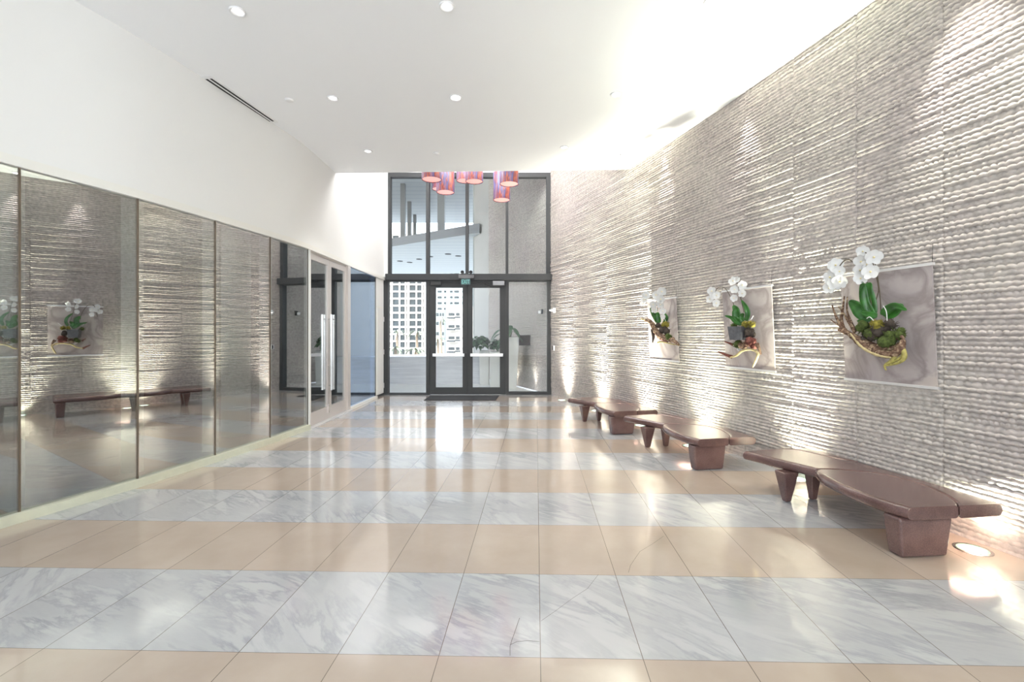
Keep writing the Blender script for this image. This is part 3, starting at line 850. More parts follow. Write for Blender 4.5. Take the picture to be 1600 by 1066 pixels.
# wall washers nearer than the frame edge, same row
for yy in (2.05, 3.3):
    t = thing('downlight', 'wall washer downlight beyond the top of the photo' + (', first' if yy < 3 else ', second'), 'ceiling light', (xr(yy)-0.42, yy, CZ), 'recessed downlights in the lobby ceiling')
    p = t.location
    MB().lathe(p, [(0.078, -0.001), (0.078, -0.012), (0.06, -0.008), (0.048, 0.05)], 24).build('trim_ring', M['white_plastic'], t)
    MB().lathe(p, [(0.047, -0.004), (0.0001, -0.014)], 20).build('lens', M['lens_white'], t)
    lamp('lamp', 'SPOT', (p.x, p.y, p.z-0.03), 170, (1.0, 0.96, 0.87), target=(xr(yy), yy, 3.0), parent=t, spot_size=math.radians(46), spot_blend=0.8, shadow_soft_size=0.05)
for u, v, lab in ((452,156,'small round smoke detector beside the slot vent end'), (682,239,'small round detector at the middle of the far ceiling edge'),
                  (1088,141,'small round detector left of the nearer wall washer light'), (928,243,'small round detector left of the sprinkler')):
    p = ceil_pt(u, v)
    t = MB().lathe(p, [(0.050, 0.0), (0.050, -0.012), (0.040, -0.018), (0.0001, -0.019)], 22).build('smoke_detector', M['white_plastic'])
    tag(t, lab, 'detector', 'detectors on the ceiling')
p = ceil_pt(970, 240)
sp = thing('sprinkler', 'small hanging sprinkler head near the far ceiling edge', 'sprinkler', p)
MB().lathe(p, [(0.045,0.0),(0.045,-0.008),(0.02,-0.014),(0.0001,-0.014)], 18).build('escutcheon', M['white_plastic'], sp)
MB().lathe(p, [(0.012,-0.014),(0.012,-0.05),(0.028,-0.055),(0.028,-0.060),(0.0001,-0.062)], 14).build('sprinkler_head', M['bar'], sp)
# linear slot vent
va, vb = ceil_pt(326, 122.5), ceil_pt(424, 189)
vd = (vb-va).normalized(); vn = Vector((vd.y, -vd.x, 0))
sv = thing('slot_vent', 'long narrow double slot air vent in the ceiling beside the white wall', 'vent', va)
MB().obox(va-vd*.05, vb+vd*.05, -0.075, 0.075, CZ-0.006, CZ).build('vent_frame', M['white_plastic'], sv)
for s in (-0.028, 0.028):
    MB().obox(va, vb, s-0.014, s+0.014, CZ-0.008, CZ-0.005).build('slot', M['slot'], sv)

# ------------------------------------------------------------------ pendants in the entrance bay
pend = [(674.5,281,31,'leftmost streaked glass pendant over the entrance'), (696,301,28,'low hanging streaked pendant second from the left'),
        (687,296,24,'streaked pendant half hidden behind the low one at the left'), (726,283,25.5,'streaked pendant left of the two middle ones'),
        (741,284,27.5,'streaked pendant right of the two middle ones'), (764,271,24,'highest streaked pendant, only its pink bottom showing'),
        (784,313,26.5,'lowest streaked pendant at the right'), (795.5,288,29.5,'rightmost streaked pendant, larger, before the lowest one')]
for u, v, wpx, lab in pend:
    D = 0.385; y = D*F/wpx
    x = (u-800)/F*y; z = EYE+(HV-v)/F*y
    t = thing('pendant_lamp', lab, 'pendant lamp', (x, y, z), 'cylinder pendants over the entrance')
    R = D/2
    MB().lathe((x,y,z), [(R,0.0),(R,0.62),(R-0.012,0.62),(R-0.012,0.0),(R,0.0)], 40).build('shade', M['art_glass'], t)
    MB().disc((x,y,z+0.012), R-0.013, 32).build('diffuser', M['pendant_glow'], t)
    MB().lathe((x,y,z+0.60), [(R-0.012,0.0),(R-0.012,0.02),(0.0001,0.03)], 24).build('cap', M['bar'], t)
    MB().tube([(x,y,z+0.62),(x,y,HZ)], 0.004, 6).build('cable', M['black'], t)

# ------------------------------------------------------------------ floor uplights by the stone wall
ups = [(None,1.73,'in-floor uplight beyond the right edge of the photo, nearer the camera'),
       (None,0.30,'in-floor uplight beyond the right edge of the photo, beside the camera'),
       (1520,859,'in-floor uplight glowing green beside the front leg of the nearest bench'),
       (1247,749,'in-floor uplight glimpsed between the far legs of the nearest bench'),
       (1078,697,'in-floor uplight under the middle bench'),
       (None,7.60,'in-floor uplight behind the farthest bench'),
       (None,9.05,'in-floor uplight past the far end of the farthest bench'),
       (None,10.50,'in-floor uplight nearest the entrance glazing')]
for i, (u, v, lab) in enumerate(ups):
    if u is None:
        pw, tw, nw = wall_frame(v); p = Vector((pw.x+nw.x*0.17, pw.y+nw.y*0.17, 0))
    else:
        p = floor_pt(u, v)
    t = thing('floor_uplight', lab, 'floor light', p, 'in-floor uplights along the stone wall')
    R = 0.105
    MB().lathe(p, [(R,0.0),(R,0.004),(R*0.88,0.005),(R*0.80,0.003)], 32).build('rim', M['steel'], t)
    MB().lathe(p, [(R*0.88,0.0035),(R*0.66,0.0035)], 32, smooth=False).build('glass_rim', M['ring_green'], t)
    MB().disc((p.x,p.y,0.0032), R*0.67, 32).build('lens', M['lens_green'], t)
    col = (0.97, 1.0, 0.80) if i < 5 else ((1.0, 0.99, 0.82) if i < 7 else (1.0, 0.95, 0.84))
    wp = wall_frame(p.y)[0]
    k = 0.45 if i < 2 else (1.0 if i < 6 else 0.6)
    for size, en in ((125, 26), (90, 230), (58, 560), (34, 850), (22, 1100)):
        lamp('lamp', 'SPOT', (p.x, p.y, 0.03), en*k*0.95, col, target=(wp.x, p.y, 3.0) if size < 100 else (p.x*.4+wp.x*.6, p.y, 1.0), parent=t,
             spot_size=math.radians(size), spot_blend=1.0, shadow_soft_size=0.05)

# ------------------------------------------------------------------ benches
def cr(pts, n=5):
    return [tuple(p) for p in smooth_line(pts, n)]
seam1 = cr([(.145,-.188),(.10,-.05),(.035,.064),(-.084,.205),(-.275,.262),(-.51,.213),(-.686,.112),(-.773,.012)])
seam2 = cr([(.783,.074),(.752,.150),(.680,.210),(.53,.245),(.39,.275),(.30,.325),(.25,.385)], 4)
left_near = cr([(-.728,-.359),(-.577,-.392),(-.40,-.385),(-.246,-.363),(-.10,-.325),(.003,-.286),(.09,-.235),(.145,-.188)])
left_far = cr([(.782,-.377),(.63,-.335),(.48,-.291),(.30,-.235),(.145,-.188)])
right_near = cr([(-.81,.350),(-.63,.378),(-.34,.385),(0,.388),(.25,.385)])
right_far = cr([(.25,.385),(.45,.39),(.62,.385),(.75,.36)])
ZT, TH = 0.352, 0.085
def seat_piece(segs, cusp=False):
    """segs: list of (points, kind); closed outline; kind 'o' rounded side, 's' seam, 'e' flat cut end"""
    pts = []; rad = []; kinds = []
    for ps, kd in segs:
        for p in ps[:-1]:
            pts.append(Vector(p)); kinds.append(kd)
    n = len(pts)
    area = sum(pts[i].x*pts[(i+1)%n].y-pts[(i+1)%n].x*pts[i].y for i in range(n))
    sgn = 1 if area > 0 else -1
    offs = []
    for i in range(n):
        p, a, b = pts[i], pts[i-1], pts[(i+1)%n]
        kp, kn = kinds[i-1], kinds[i]        # incoming and outgoing edge kind
        lim = 0.3*(p-Vector((.25, .385))).length + 0.001
        d1 = (p-a).normalized(); d2 = (b-p).normalized()
        n1 = Vector((-d1.y, d1.x))*sgn; n2 = Vector((-d2.y, d2.x))*sgn
        R = {'o': min(0.042, lim), 's': min(0.020, lim), 'e': 0.003} if cusp else {'o': 0.042, 's': 0.020, 'e': 0.003}
        if kp == 'e' and kn != 'e':
            offs.append((-d1*R[kn] + n1*0.003, R[kn]))
        elif kn == 'e' and kp != 'e':
            offs.append((d2*R[kp] + n2*0.003, R[kp]))
        else:
            m = (n1+n2)
            m = m.normalized() if m.length > 1e-4 else n1
            r = (R[kp]+R[kn])/2 if kp != kn else R[kn]
            k = 1/max(0.5, m.dot(n1))
            offs.append((m*r*min(k, 1.3), r))
    rings = []
    for top in (False, True):
        angs = [k/5*PI/2 for k in range(6)]
        if not top: angs = angs[::-1]
        for ph in angs:
            ring = []
            for p, (of, r) in zip(pts, offs):
                q = p + of*(1-math.cos(ph))
                z = (ZT - r*(1-math.sin(ph))) if top else (ZT-TH + min(r, TH/2)*(1-math.sin(ph)))
                ring.append((q.x, q.y, z))
            rings.append(ring)
    vs = [q for r in rings for q in r]
    fs = []
    for k in range(len(rings)-1):
        for i in range(n):
            j = (i+1) % n
            f = (k*n+i, k*n+j, (k+1)*n+j, (k+1)*n+i)
            fs.append(f if sgn > 0 else f[::-1])
    top = tuple(range((len(rings)-1)*n, len(rings)*n)); bot = tuple(range(n))[::-1]
    if sgn < 0: top = top[::-1]; bot = bot[::-1]
    return vs, fs, [top, bot]
def make_bench(label):
    t = thing('bench', label, 'bench', (0,0,0), 'stone benches along the wall')
    pieces = {
        'near_leaf': [(left_near, 'o'), (seam1, 's'), ([(-.773,.012), (-.728,-.359)], 'e')],
        'seat': [([(-.776,.020), (-.81,.350)], 'e'), (right_near, 'o'), (seam2[::-1], 's'), ([(.783,.074), (.782,-.377)], 'e'), (left_far, 'o'), (seam1, 's')],
        'far_leaf': [(seam2, 's'), (right_far, 'o'), ([(.75,.36), (.783,.074)], 'e')]}
    for nm, sg in pieces.items():
        vs, fs, caps = seat_piece(sg, nm == 'far_leaf')
        mb = MB(); mb.add(vs, fs, 0, False); mb.f += caps; mb.m += [0, 0]; mb.s += [False, False]
        o = mb.build({'near_leaf': 'seat_leaf', 'seat': 'seat', 'far_leaf': 'seat_leaf'}[nm], M['bench'], t)
        for pl in o.data.polygons:
            pl.use_smooth = len(pl.vertices) == 4 and abs(pl.normal.z) < 0.999
        ed = o.modifiers.new('es', 'EDGE_SPLIT'); ed.split_angle = math.radians(38)
    # broad pedestal under the near end
    a = Vector((-.695,-.36)); b = Vector((-.741,-.028)); d = (b-a).normalized(); nrm = Vector((d.y, -d.x))
    if nrm.x < 0: nrm = -nrm
    dep = 0.11
    mb = MB()
    bot = [a, b, b+nrm*dep, a+nrm*dep]
    top = [a-d*.028-nrm*.012, b+d*.028-nrm*.012, b+d*.028+nrm*(dep+.02), a-d*.028+nrm*(dep+.02)]
    mb.add([(p.x,p.y,0) for p in bot]+[(p.x,p.y,ZT-TH+.004) for p in top], [(0,1,2,3),(7,6,5,4),(4,5,1,0),(5,6,2,1),(6,7,3,2),(7,4,0,3)])
    o = mb.build('pedestal', M['bench'], t, 0.022, 4)
    # tapering legs under the far end
    for (s, q, w0, w1) in ((.37,-.262,.030,.078), (.36,.010,.028,.060)):
        MB().frustum((s,q,0),(s,q,ZT-TH+.004), w0*.8, w0, w1*.8, w1).build('leg', M['bench'], t, 0.012, 3)
    return t
b0 = make_bench('nearest purple-brown stone bench, its front pedestal closest to the camera')
def put(b, c, th):
    # local s axis -> (-sin th, cos th), t axis -> (cos th, sin th): mirrored frame, so reflect through the mesh
    b.location = (c[0], c[1], 0); b.rotation_euler = (0, 0, PI/2+th)
for ch in b0.children:                      # mirror t so that +t is toward the wall
    for vtx in ch.data.vertices: vtx.co.y = -vtx.co.y
    bmm = bmesh.new(); bmm.from_mesh(ch.data); bmesh.ops.recalc_face_normals(bmm, faces=bmm.faces); bmesh.ops.triangulate(bmm, faces=[f for f in bmm.faces if len(f.verts) > 4], ngon_method='EAR_CLIP'); bmm.to_mesh(ch.data); bmm.free()
put(b0, (2.80, 3.83), math.radians(12.7))
b1 = copy_tree(b0); b1['label'] = 'middle purple-brown stone bench, below the gap between the two smaller wall plants'
put(b1, (2.154, 5.82), math.radians(17.0))
b2 = copy_tree(b0); b2['label'] = 'farthest purple-brown stone bench, nearest to the entrance doors'
put(b2, (1.61, 7.62), math.radians(19.0))

# ------------------------------------------------------------------ wall panels and orchids
def wall_panel(ya, yb, zb, zt, label):
    """sheet hung in front of the stone wall between plan positions ya (near) and yb (far)"""
    pa, ta, na = wall_frame(ya); pb, tb, nb = wall_frame(yb)
    d = (pb-pa).normalized(); nr = Vector((-d.y, d.x))
    L = (pb-pa).length
    c = (pa+pb)/2
    t = thing('stone_wall_panel', label, 'wall panel', (c.x, c.y, zb), 'veined stone panels hung on the wall')
    def P(s, o, z): q = pa + d*s + nr*o; return (q.x, q.y, z)
    ob, ot = 0.025, 0.080
    mb = MB()
    vs = [P(0,ob,zb),P(L,ob,zb),P(L,ot,zt),P(0,ot,zt),P(0,ob-.012,zb),P(L,ob-.012,zb),P(L,ot-.012,zt),P(0,ot-.012,zt)]
    mb.add(vs, [(0,1,2,3),(7,6,5,4),(0,4,5,1),(1,5,6,2),(2,6,7,3),(3,7,4,0)])
    mb.build('stone_sheet', M['panel'], t)
    for z, o, nm in ((zt, ot, 'top_rail'), (zb, ob, 'bottom_rail')):
        m2 = MB(); h = 0.011
        vs = [P(-.01,o+.006,z-h),P(L+.01,o+.006,z-h),P(L+.01,o+.006,z+h),P(-.01,o+.006,z+h),P(-.01,o-.02,z-h),P(L+.01,o-.02,z-h),P(L+.01,o-.02,z+h),P(-.01,o-.02,z+h)]
        m2.add(vs, [(0,1,2,3),(7,6,5,4),(0,4,5,1),(1,5,6,2),(2,6,7,3),(3,7,4,0)])
        m2.build(nm, M['bar'], t)
    for s in (0.0, L):
        MB().tube([P(s, ot-.006, zt), P(s, ot-.010, zt+0.16), P(s, 0.0, zt+0.17)], 0.0020, 5).build('hanging_wire', M['black'], t)
    for s in (0.03, L-0.03):
        MB().tube([P(s, 0.0, zb+.03), P(s, ob-.006, zb+.03)], 0.008, 6).build('standoff', M['bar'], t)
    return t
wall_panel(3.56, 4.31, 1.08, 2.04, 'nearest and largest looking veined stone panel, its right edge lit greenish')
wall_panel(5.12, 5.88, 1.08, 2.04, 'middle veined stone panel, behind the orchid with the square dark pot')
wall_panel(6.82, 7.54, 1.09, 2.04, 'farthest veined stone panel, closest to the entrance')

def blossom(mb, c, R, facing, rg):
    """five broad petals and a small lip around c, turned to 'facing'"""
    f = Vector(facing).normalized()
    q = f.to_track_quat('Z', 'Y').to_matrix() @ Matrix.Rotation(rg.uniform(-.3, .3), 3, 'Z')
    for k in range(5):
        a = PI/2 + k*2*PI/5
        wide = 0.62 if k in (1, 4) else 0.44
        ln = 1.0
        ring = []
        vs = [Vector((0,0,0))]
        nn_ = 9
        for j in range(nn_):
            b = 2*PI*j/nn_
            lx = 0.5*ln + 0.5*ln*math.cos(b); ly = wide*math.sin(b)
            z = 0.22*lx*lx - 0.25*ly*ly + 0.05
            vs.append(Vector((lx, ly, z)))
        vs[0] = Vector((0.5, 0, 0.02))
        R3 = Matrix.Rotation(a, 3, 'Z')
        vw = [Vector(c) + q @ (R3 @ v)*R for v in vs]
        mb.add(vw, [(0, 1+j, 1+(j+1) % nn_) for j in range(nn_)], 0, True)
    mb.ball(Vector(c)+f*R*0.18, R*0.13, 1, 7, 5)

def strap_leaf(name, pts, wmax, nrm, parent, mat):
    """strap leaf along pts, slightly folded at its midrib, wmax half width"""
    P = smooth_line3(pts, 6); n = len(P); nrm = Vector(nrm).normalized()
    vs = []; fs = []
    for i, p in enumerate(P):
        d = (P[min(i+1,n-1)]-P[max(i-1,0)]).normalized()
        s = d.cross(nrm).normalized()
        k = i/(n-1)
        wd = wmax*max(0.03, math.sin(PI*min(1, 0.10+0.90*k**0.8))**0.6) if k < 1 else 0.02*wmax
        for a, up_ in ((-1, 0.25), (-0.5, 0.05), (0, -0.08), (0.5, 0.05), (1, 0.25)):
            vs.append(p + s*a*wd + nrm*up_*wd)
    for i in range(n-1):
        for j in range(4):
            fs.append((i*5+j, i*5+j+1, (i+1)*5+j+1, (i+1)*5+j))
    mb = MB(); mb.add(vs, fs, 0, True)
    o = mb.build(name, mat, parent)
    so = o.modifiers.new('th', 'SOLIDIFY'); so.thickness = 0.003
    return o
def smooth_line3(P, n=6):
    P = [Vector(p) for p in P]; out = []
    for i in range(len(P)-1):
        p0 = P[max(i-1,0)]; p1 = P[i]; p2 = P[i+1]; p3 = P[min(i+2,len(P)-1)]
        for k in range(n):
            t = k/n
            out.append(0.5*((2*p1)+(-p0+p2)*t+(2*p0-5*p1+4*p2-p3)*t*t+(-p0+3*p1-3*p2+p3)*t**3))
    out.append(P[-1]); return out

def orchid(label, org, sc, spec, seed):
    rg = random.Random(seed)
    def W(px, py, o):
        return wall_hit(org[0]+px/sc, org[1]+py/sc, o+0.03)
    yb = W(*spec['centre'], 0.12)
    t = thing('orchid_arrangement', label, 'orchid', yb, 'orchid arrangements mounted on the stone panels')
    pm = yb.y/F/sc                     # metres per traced pixel at the plant
    nw = wall_frame(yb.y)[2]; out = Vector((nw.x, nw.y, 0))
    face = (Vector((0,0,0))-Vector((yb.x, yb.y, 0))).normalized()
    view = (out*0.5+face*0.8).normalized()
    for kind, pts, r, mat in spec['wood']:
        P = smooth_line3([W(*p) for p in pts], 6)
        n = len(P)
        rad = [r*pm*(0.45+0.55*math.sin(PI*min(1, max(0.02, (i+1)/(n+1)))))*rg.uniform(0.85, 1.15) for i in range(n)]
        if kind == 'root':
            rad = [r*pm*(1-0.72*i/(n-1)) for i in range(n)]
        MB().tube(P, rad, 9).build('driftwood' if kind == 'log' else 'root', M[mat], t)
    for (px, py, r, o, mat) in spec['moss']:
        mb = MB(); c = W(px, py, o)
        for _ in range(7):
            mb.ball(c+Vector((rg.uniform(-1,1), rg.uniform(-1,1), rg.uniform(-.7,.7)))*r*pm*0.55, r*pm*rg.uniform(0.4, 0.62), 0, 12, 8, jit=0.13, rg=rg)
        # short tufts
        for _ in range(46):
            dv = Vector((rg.gauss(0,1), rg.gauss(0,1), rg.gauss(0,1))).normalized()
            p0 = c+dv*r*pm*0.6; p1 = c+dv*r*pm*rg.uniform(0.95, 1.2)
            mb.tube([p0, p1], [0.0035, 0.001], 4, caps=False)
        mb.build('bark' if mat in ('soil', 'wood_red') else 'moss', M[mat], t)
    for pot in spec.get('pot', []):
        (px, py, hw, hh, o) = pot
        c = W(px, py, o)
        MB().frustum((c.x, c.y, c.z-hh*pm), (c.x, c.y, c.z+hh*pm), hw*pm*0.8, hw*pm*0.8, hw*pm, hw*pm, 0, 0.5).build('pot', M['pot'], t)
    for pts, hw in spec['leaves']:
        strap_leaf('leaf', [W(*p) for p in pts], hw*pm, view, t, M['leaf_orchid'])
    for pts in spec['stems']:
        MB().tube(smooth_line3([W(*p) for p in pts], 6), 0.0042, 7).build('stem', M['stem'], t)
    for pts in spec.get('fine', []):
        MB().tube(smooth_line3([W(*p) for p in pts], 6), 0.0035, 6).build('aerial_root', M['petal'], t)
    for (px, py, r, o) in spec['flowers']:
        mb = MB()
        fc = view + Vector((rg.uniform(-.45,.45), rg.uniform(-.3,.3), rg.uniform(-.35,.25)))
        blossom(mb, W(px, py, o), r*pm*1.15, fc, rg)
        mb.build('blossom', [M['petal'], M['petal_c']], t)
    # bracket that carries the plant
    q = W(*spec['centre'], 0.045); q2 = W(*spec['centre'], 0.14)
    MB().tube([q, q2], 0.012, 8).build('bracket', M['black'], t)
    return t
M['pot'] = plain('dark_grey_pot', (0.075, 0.075, 0.085), 0.6, var=0.3, vscale=30)

orchid('large orchid with long curved driftwood on the nearest wall panel', (1270, 370), 4.264, dict(
    centre=(430, 640),
    wood=[('log', [(175,618,.2),(250,650,.2),(330,715,.19),(430,768,.18),(520,785,.17),(585,745,.16),(600,690,.14)], 27, 'wood'),
          ('log', [(235,635,.19),(330,690,.17),(430,735,.16),(530,745,.14),(600,700,.12)], 20, 'wood'),
          ('log', [(250,645,.22),(330,738,.22),(430,790,.21),(520,806,.2)], 9, 'root_cream'),
          ('root', [(225,640,.2),(185,590,.2),(150,520,.2),(128,455,.2)], 15, 'wood'),
          ('root', [(215,640,.19),(190,560,.17),(200,480,.17),(210,395,.18)], 15, 'wood'),
          ('root', [(280,635,.18),(235,560,.16),(205,510,.16),(170,465,.16)], 12, 'wood'),
          ('root', [(280,625,.18),(250,560,.17),(228,490,.16),(230,400,.17)], 12, 'wood'),
          ('root', [(220,620,.2),(165,585,.2),(118,552,.21)], 10, 'wood'),
          ('root', [(590,730,.15),(612,800,.16),(570,840,.17),(485,860,.17)], 17, 'root_gold'),
          ('root', [(560,780,.16),(520,830,.17),(480,858,.17),(488,890,.17)], 15, 'root_gold'),
          ('root', [(595,720,.15),(600,790,.15),(545,830,.16),(500,850,.17)], 15, 'root_gold'),
          ('log', [(600,700,.14),(598,670,.14),(570,665,.14),(560,685,.14)], 10, 'wood')],
    moss=[(335,605,52,.15,'moss'), (395,650,48,.14,'moss'), (505,690,62,.16,'moss'), (560,645,48,.13,'moss'), (440,590,46,.15,'moss_y'), (430,640,66,.13,'soil'), (350,680,40,.15,'soil'), (520,590,44,.10,'soil')],
    leaves=[([(365,535,.16),(330,505,.17),(290,465,.18),(242,425,.18)], 46), ([(395,520,.15),(375,440,.16),(362,360,.17),(385,305,.17)], 44),
            ([(400,515,.15),(350,440,.17),(335,350,.18),(330,300,.2)], 26),
            ([(465,525,.15),(495,490,.16),(550,462,.17),(625,490,.17)], 26), ([(480,530,.13),(530,510,.13),(575,470,.13),(605,465,.13)], 30),
            ([(430,525,.16),(370,520,.18),(320,505,.19)], 22), ([(400,540,.16),(340,560,.18),(295,560,.19)], 16)],
    stems=[[(455,520,.13),(450,420,.14),(440,330,.15),(425,230,.16),(412,170,.17),(385,130,.18),(350,105,.18)],
           [(400,490,.14),(430,390,.15),(436,330,.15),(400,180,.15),(365,130,.16),(350,190,.18),(352,240,.18)],
           [(395,490,.15),(370,330,.16),(310,200,.18),(270,168,.2),(225,152,.22),(180,195,.24),(150,280,.24),(137,360,.24)]],
    fine=[[(360,545,.2),(380,535,.2),(405,560,.2)], [(470,460,.18),(490,500,.18),(495,560,.18)]],
    flowers=[(405,135,46,.20),(335,98,36,.18),(325,165,42,.20),(315,222,38,.20),(388,235,46,.21),(320,278,38,.20),(362,185,30,.19),
             (150,190,46,.26),(120,270,46,.26),(182,297,44,.27),(112,342,38,.26),(148,310,42,.27),(180,232,34,.26)]), 3)
orchid('orchid in a square dark pot with cream roots on the middle wall panel', (1090, 420), 6.27, dict(
    centre=(440, 640),
    wood=[('root', [(340,865,.14),(300,852,.18),(250,832,.22),(198,812,.26)], 20, 'wood_red'),
          ('root', [(345,745,.14),(310,730,.18),(262,714,.22)], 15, 'wood_red'),
          ('log', [(320,868,.17),(380,850,.16),(430,808,.15),(480,795,.15),(530,790,.15)], 13, 'root_cream'),
          ('log', [(500,790,.15),(560,800,.15),(590,835,.16),(575,890,.17),(540,965,.18)], 14, 'root_cream'),
          ('root', [(410,805,.15),(385,780,.15),(370,750,.14)], 10, 'petal'),
          ('root', [(580,740,.14),(600,780,.14),(622,840,.13)], 22, 'wood')],
    moss=[(525,730,66,.12,'wood_red'), (450,745,52,.13,'wood'), (385,740,46,.14,'moss'), (470,545,36,.14,'moss_y'), (525,540,40,.12,'moss_y'), (500,620,60,.11,'soil'), (350,560,30,.14,'moss')],
    pot=[(405,632,74,66,.15)],
    leaves=[([(435,540,.14),(390,515,.16),(350,485,.17),(325,470,.18)], 32), ([(410,520,.14),(385,460,.15),(375,400,.16),(345,360,.16)], 40),
            ([(475,510,.13),(492,440,.13),(470,370,.14),(425,305,.14)], 24), ([(380,520,.16),(330,480,.18),(265,460,.2)], 16), ([(440,520,.14),(430,470,.14),(455,440,.14)], 26)],
    stems=[[(365,420,.14),(350,340,.15),(310,250,.17),(265,190,.19),(215,180,.22),(180,210,.24),(165,290,.25),(150,370,.25)],
           [(455,430,.13),(425,300,.14),(405,210,.15),(385,115,.16)]],
    fine=[[(505,510,.15),(525,495,.15),(545,462,.15)], [(330,520,.17),(315,490,.17),(330,460,.17)]],
    flowers=[(350,122,42,.18),(440,160,38,.17),(362,205,38,.18),(440,242,36,.17),(360,288,34,.18),(385,110,30,.16),(140,220,42,.26),(190,262,38,.25),(122,300,38,.26),(185,338,36,.26),(160,265,36,.26)]), 4)
orchid('small orchid with brown twisted wood on the farthest wall panel', (980, 430), 7.1, dict(
    centre=(410, 640),
    wood=[('log', [(205,495,.26),(265,525,.22),(300,590,.2),(350,660,.18),(430,700,.16),(500,722,.15),(570,772,.14)], 32, 'wood'),
          ('log', [(285,560,.2),(320,640,.19),(380,700,.17),(450,735,.16)], 24, 'wood_red'),
          ('root', [(160,490,.28),(215,505,.26),(270,540,.22)], 12, 'root_cream'),
          ('root', [(280,600,.2),(290,690,.2),(280,750,.2)], 24, 'soil'),
          ('root', [(340,750,.17),(390,740,.16),(430,750,.16),(520,770,.15),(570,775,.15)], 10, 'root_gold')],
    moss=[(425,545,44,.14,'moss_y'), (420,605,60,.13,'soil'), (465,690,46,.15,'moss'), (350,560,40,.15,'soil'), (490,720,36,.14,'wood')],
    leaves=[([(355,535,.15),(320,470,.16),(285,410,.17),(255,360,.18)], 34), ([(350,530,.15),(345,470,.16),(335,410,.16)], 34),
            ([(400,530,.14),(440,480,.13),(415,420,.13)], 18)],
    stems=[[(345,480,.15),(330,330,.16),(290,215,.19),(245,198,.22),(215,215,.24),(205,275,.25)], [(415,520,.13),(390,420,.14),(380,330,.15),(350,200,.16)]],
    fine=[[(380,520,.15),(370,450,.15),(340,380,.15)], [(430,520,.14),(400,440,.15),(395,380,.15)]],
    flowers=[(385,182,48,.18),(320,222,42,.19),(375,265,44,.19),(345,255,36,.18),(208,222,42,.26),(190,275,42,.26),(170,320,30,.26),(288,325,38,.2),(300,385,34,.2),(370,325,40,.18),(395,400,34,.17),(395,460,26,.17)]), 5)

# small wall devices on the stone by the entrance
p = wall_hit(866, 485, 0.05)
cm = thing('security_camera', 'small white security camera on the stone wall beside the entrance frame', 'camera', p)
MB().frustum((p.x,p.y,p.z-.06),(p.x,p.y,p.z+.06),.035,.06,.035,.06).build('camera_body', M['white_plastic'], cm, 0.012)
MB().tube([(p.x,p.y,p.z),(p.x-.12,p.y-.02,p.z)], [0.03,0.02], 10).build('camera_lens', M['white_plastic'], cm)
p = wall_hit(865.5, 544, 0.03)
ps = thing('pull_station', 'small dark and white call point on the stone wall below the security camera', 'switch', p)
MB().frustum((p.x,p.y,p.z-.06),(p.x,p.y,p.z+.06),.02,.045,.02,.045).build('back_plate', M['white_plastic'], ps, 0.005)
MB().frustum((p.x-.025,p.y-.02,p.z-.05),(p.x-.025,p.y-.02,p.z+.05),.012,.02,.012,.02).build('switch_face', M['black'], ps, 0.004)

# ------------------------------------------------------------------ side room behind the left glass
def S(o): o['kind'] = 'structure'; return o
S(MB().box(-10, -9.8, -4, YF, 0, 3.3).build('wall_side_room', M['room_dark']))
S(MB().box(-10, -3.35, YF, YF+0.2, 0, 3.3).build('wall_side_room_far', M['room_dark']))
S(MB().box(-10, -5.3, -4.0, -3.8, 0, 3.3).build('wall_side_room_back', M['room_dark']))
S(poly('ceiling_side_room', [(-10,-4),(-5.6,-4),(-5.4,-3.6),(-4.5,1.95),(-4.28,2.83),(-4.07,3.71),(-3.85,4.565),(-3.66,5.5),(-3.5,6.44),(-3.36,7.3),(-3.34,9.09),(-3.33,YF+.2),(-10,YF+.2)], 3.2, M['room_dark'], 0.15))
M['white_fin'] = plain('white_partition', (0.80, 0.83, 0.82), 0.7)
def colbehind(y, u0, u1, off, lab, rnd_=False):
    x0 = (u0-800)/F*y; x1 = (u1-800)/F*y
    c = ((x0+x1)/2, y)
    if rnd_:
        o = MB().lathe((c[0], y, 0), [((x1-x0)/2, 0), ((x1-x0)/2, 3.19)], 36).build('column', M['white_fin'])
    else:
        o = MB().box(x0, x1, y, y+0.10, 0, 3.19).build('column', M['white_fin'])
    tag(o, lab, 'column', 'white columns behind the left glass')
colbehind(4.95, 189, 213, 0, 'thin white column behind the second glass joint from the left')
colbehind(5.85, 316, 334, 0, 'thin white column left of the round white column behind glass')
colbehind(6.9, 349, 389, 0, 'round white column seen through the left glazing', True)
colbehind(7.6, 405, 420, 0, 'faint white column right of the round column behind glass')
colbehind(3.95, -4, 20, 0, 'white column behind the leftmost glass pane')

lamp('column_fill_spot', 'SPOT', (-6.6, 1.2, 2.6), 130, (0.9, 1.0, 1.0), target=(-4.6, 6.0, 1.7), spot_size=math.radians(62), spot_blend=0.6, shadow_soft_size=0.1)  # added spot, lights the near faces of the columns
lamp('column_fill_spot', 'SPOT', (-3.9, 10.6, 2.9), 260, (0.9, 1.0, 1.0), target=(-4.15, 6.9, 1.6), spot_size=math.radians(40), spot_blend=0.6, shadow_soft_size=0.1)  # added spot, brightens the round column from the far side
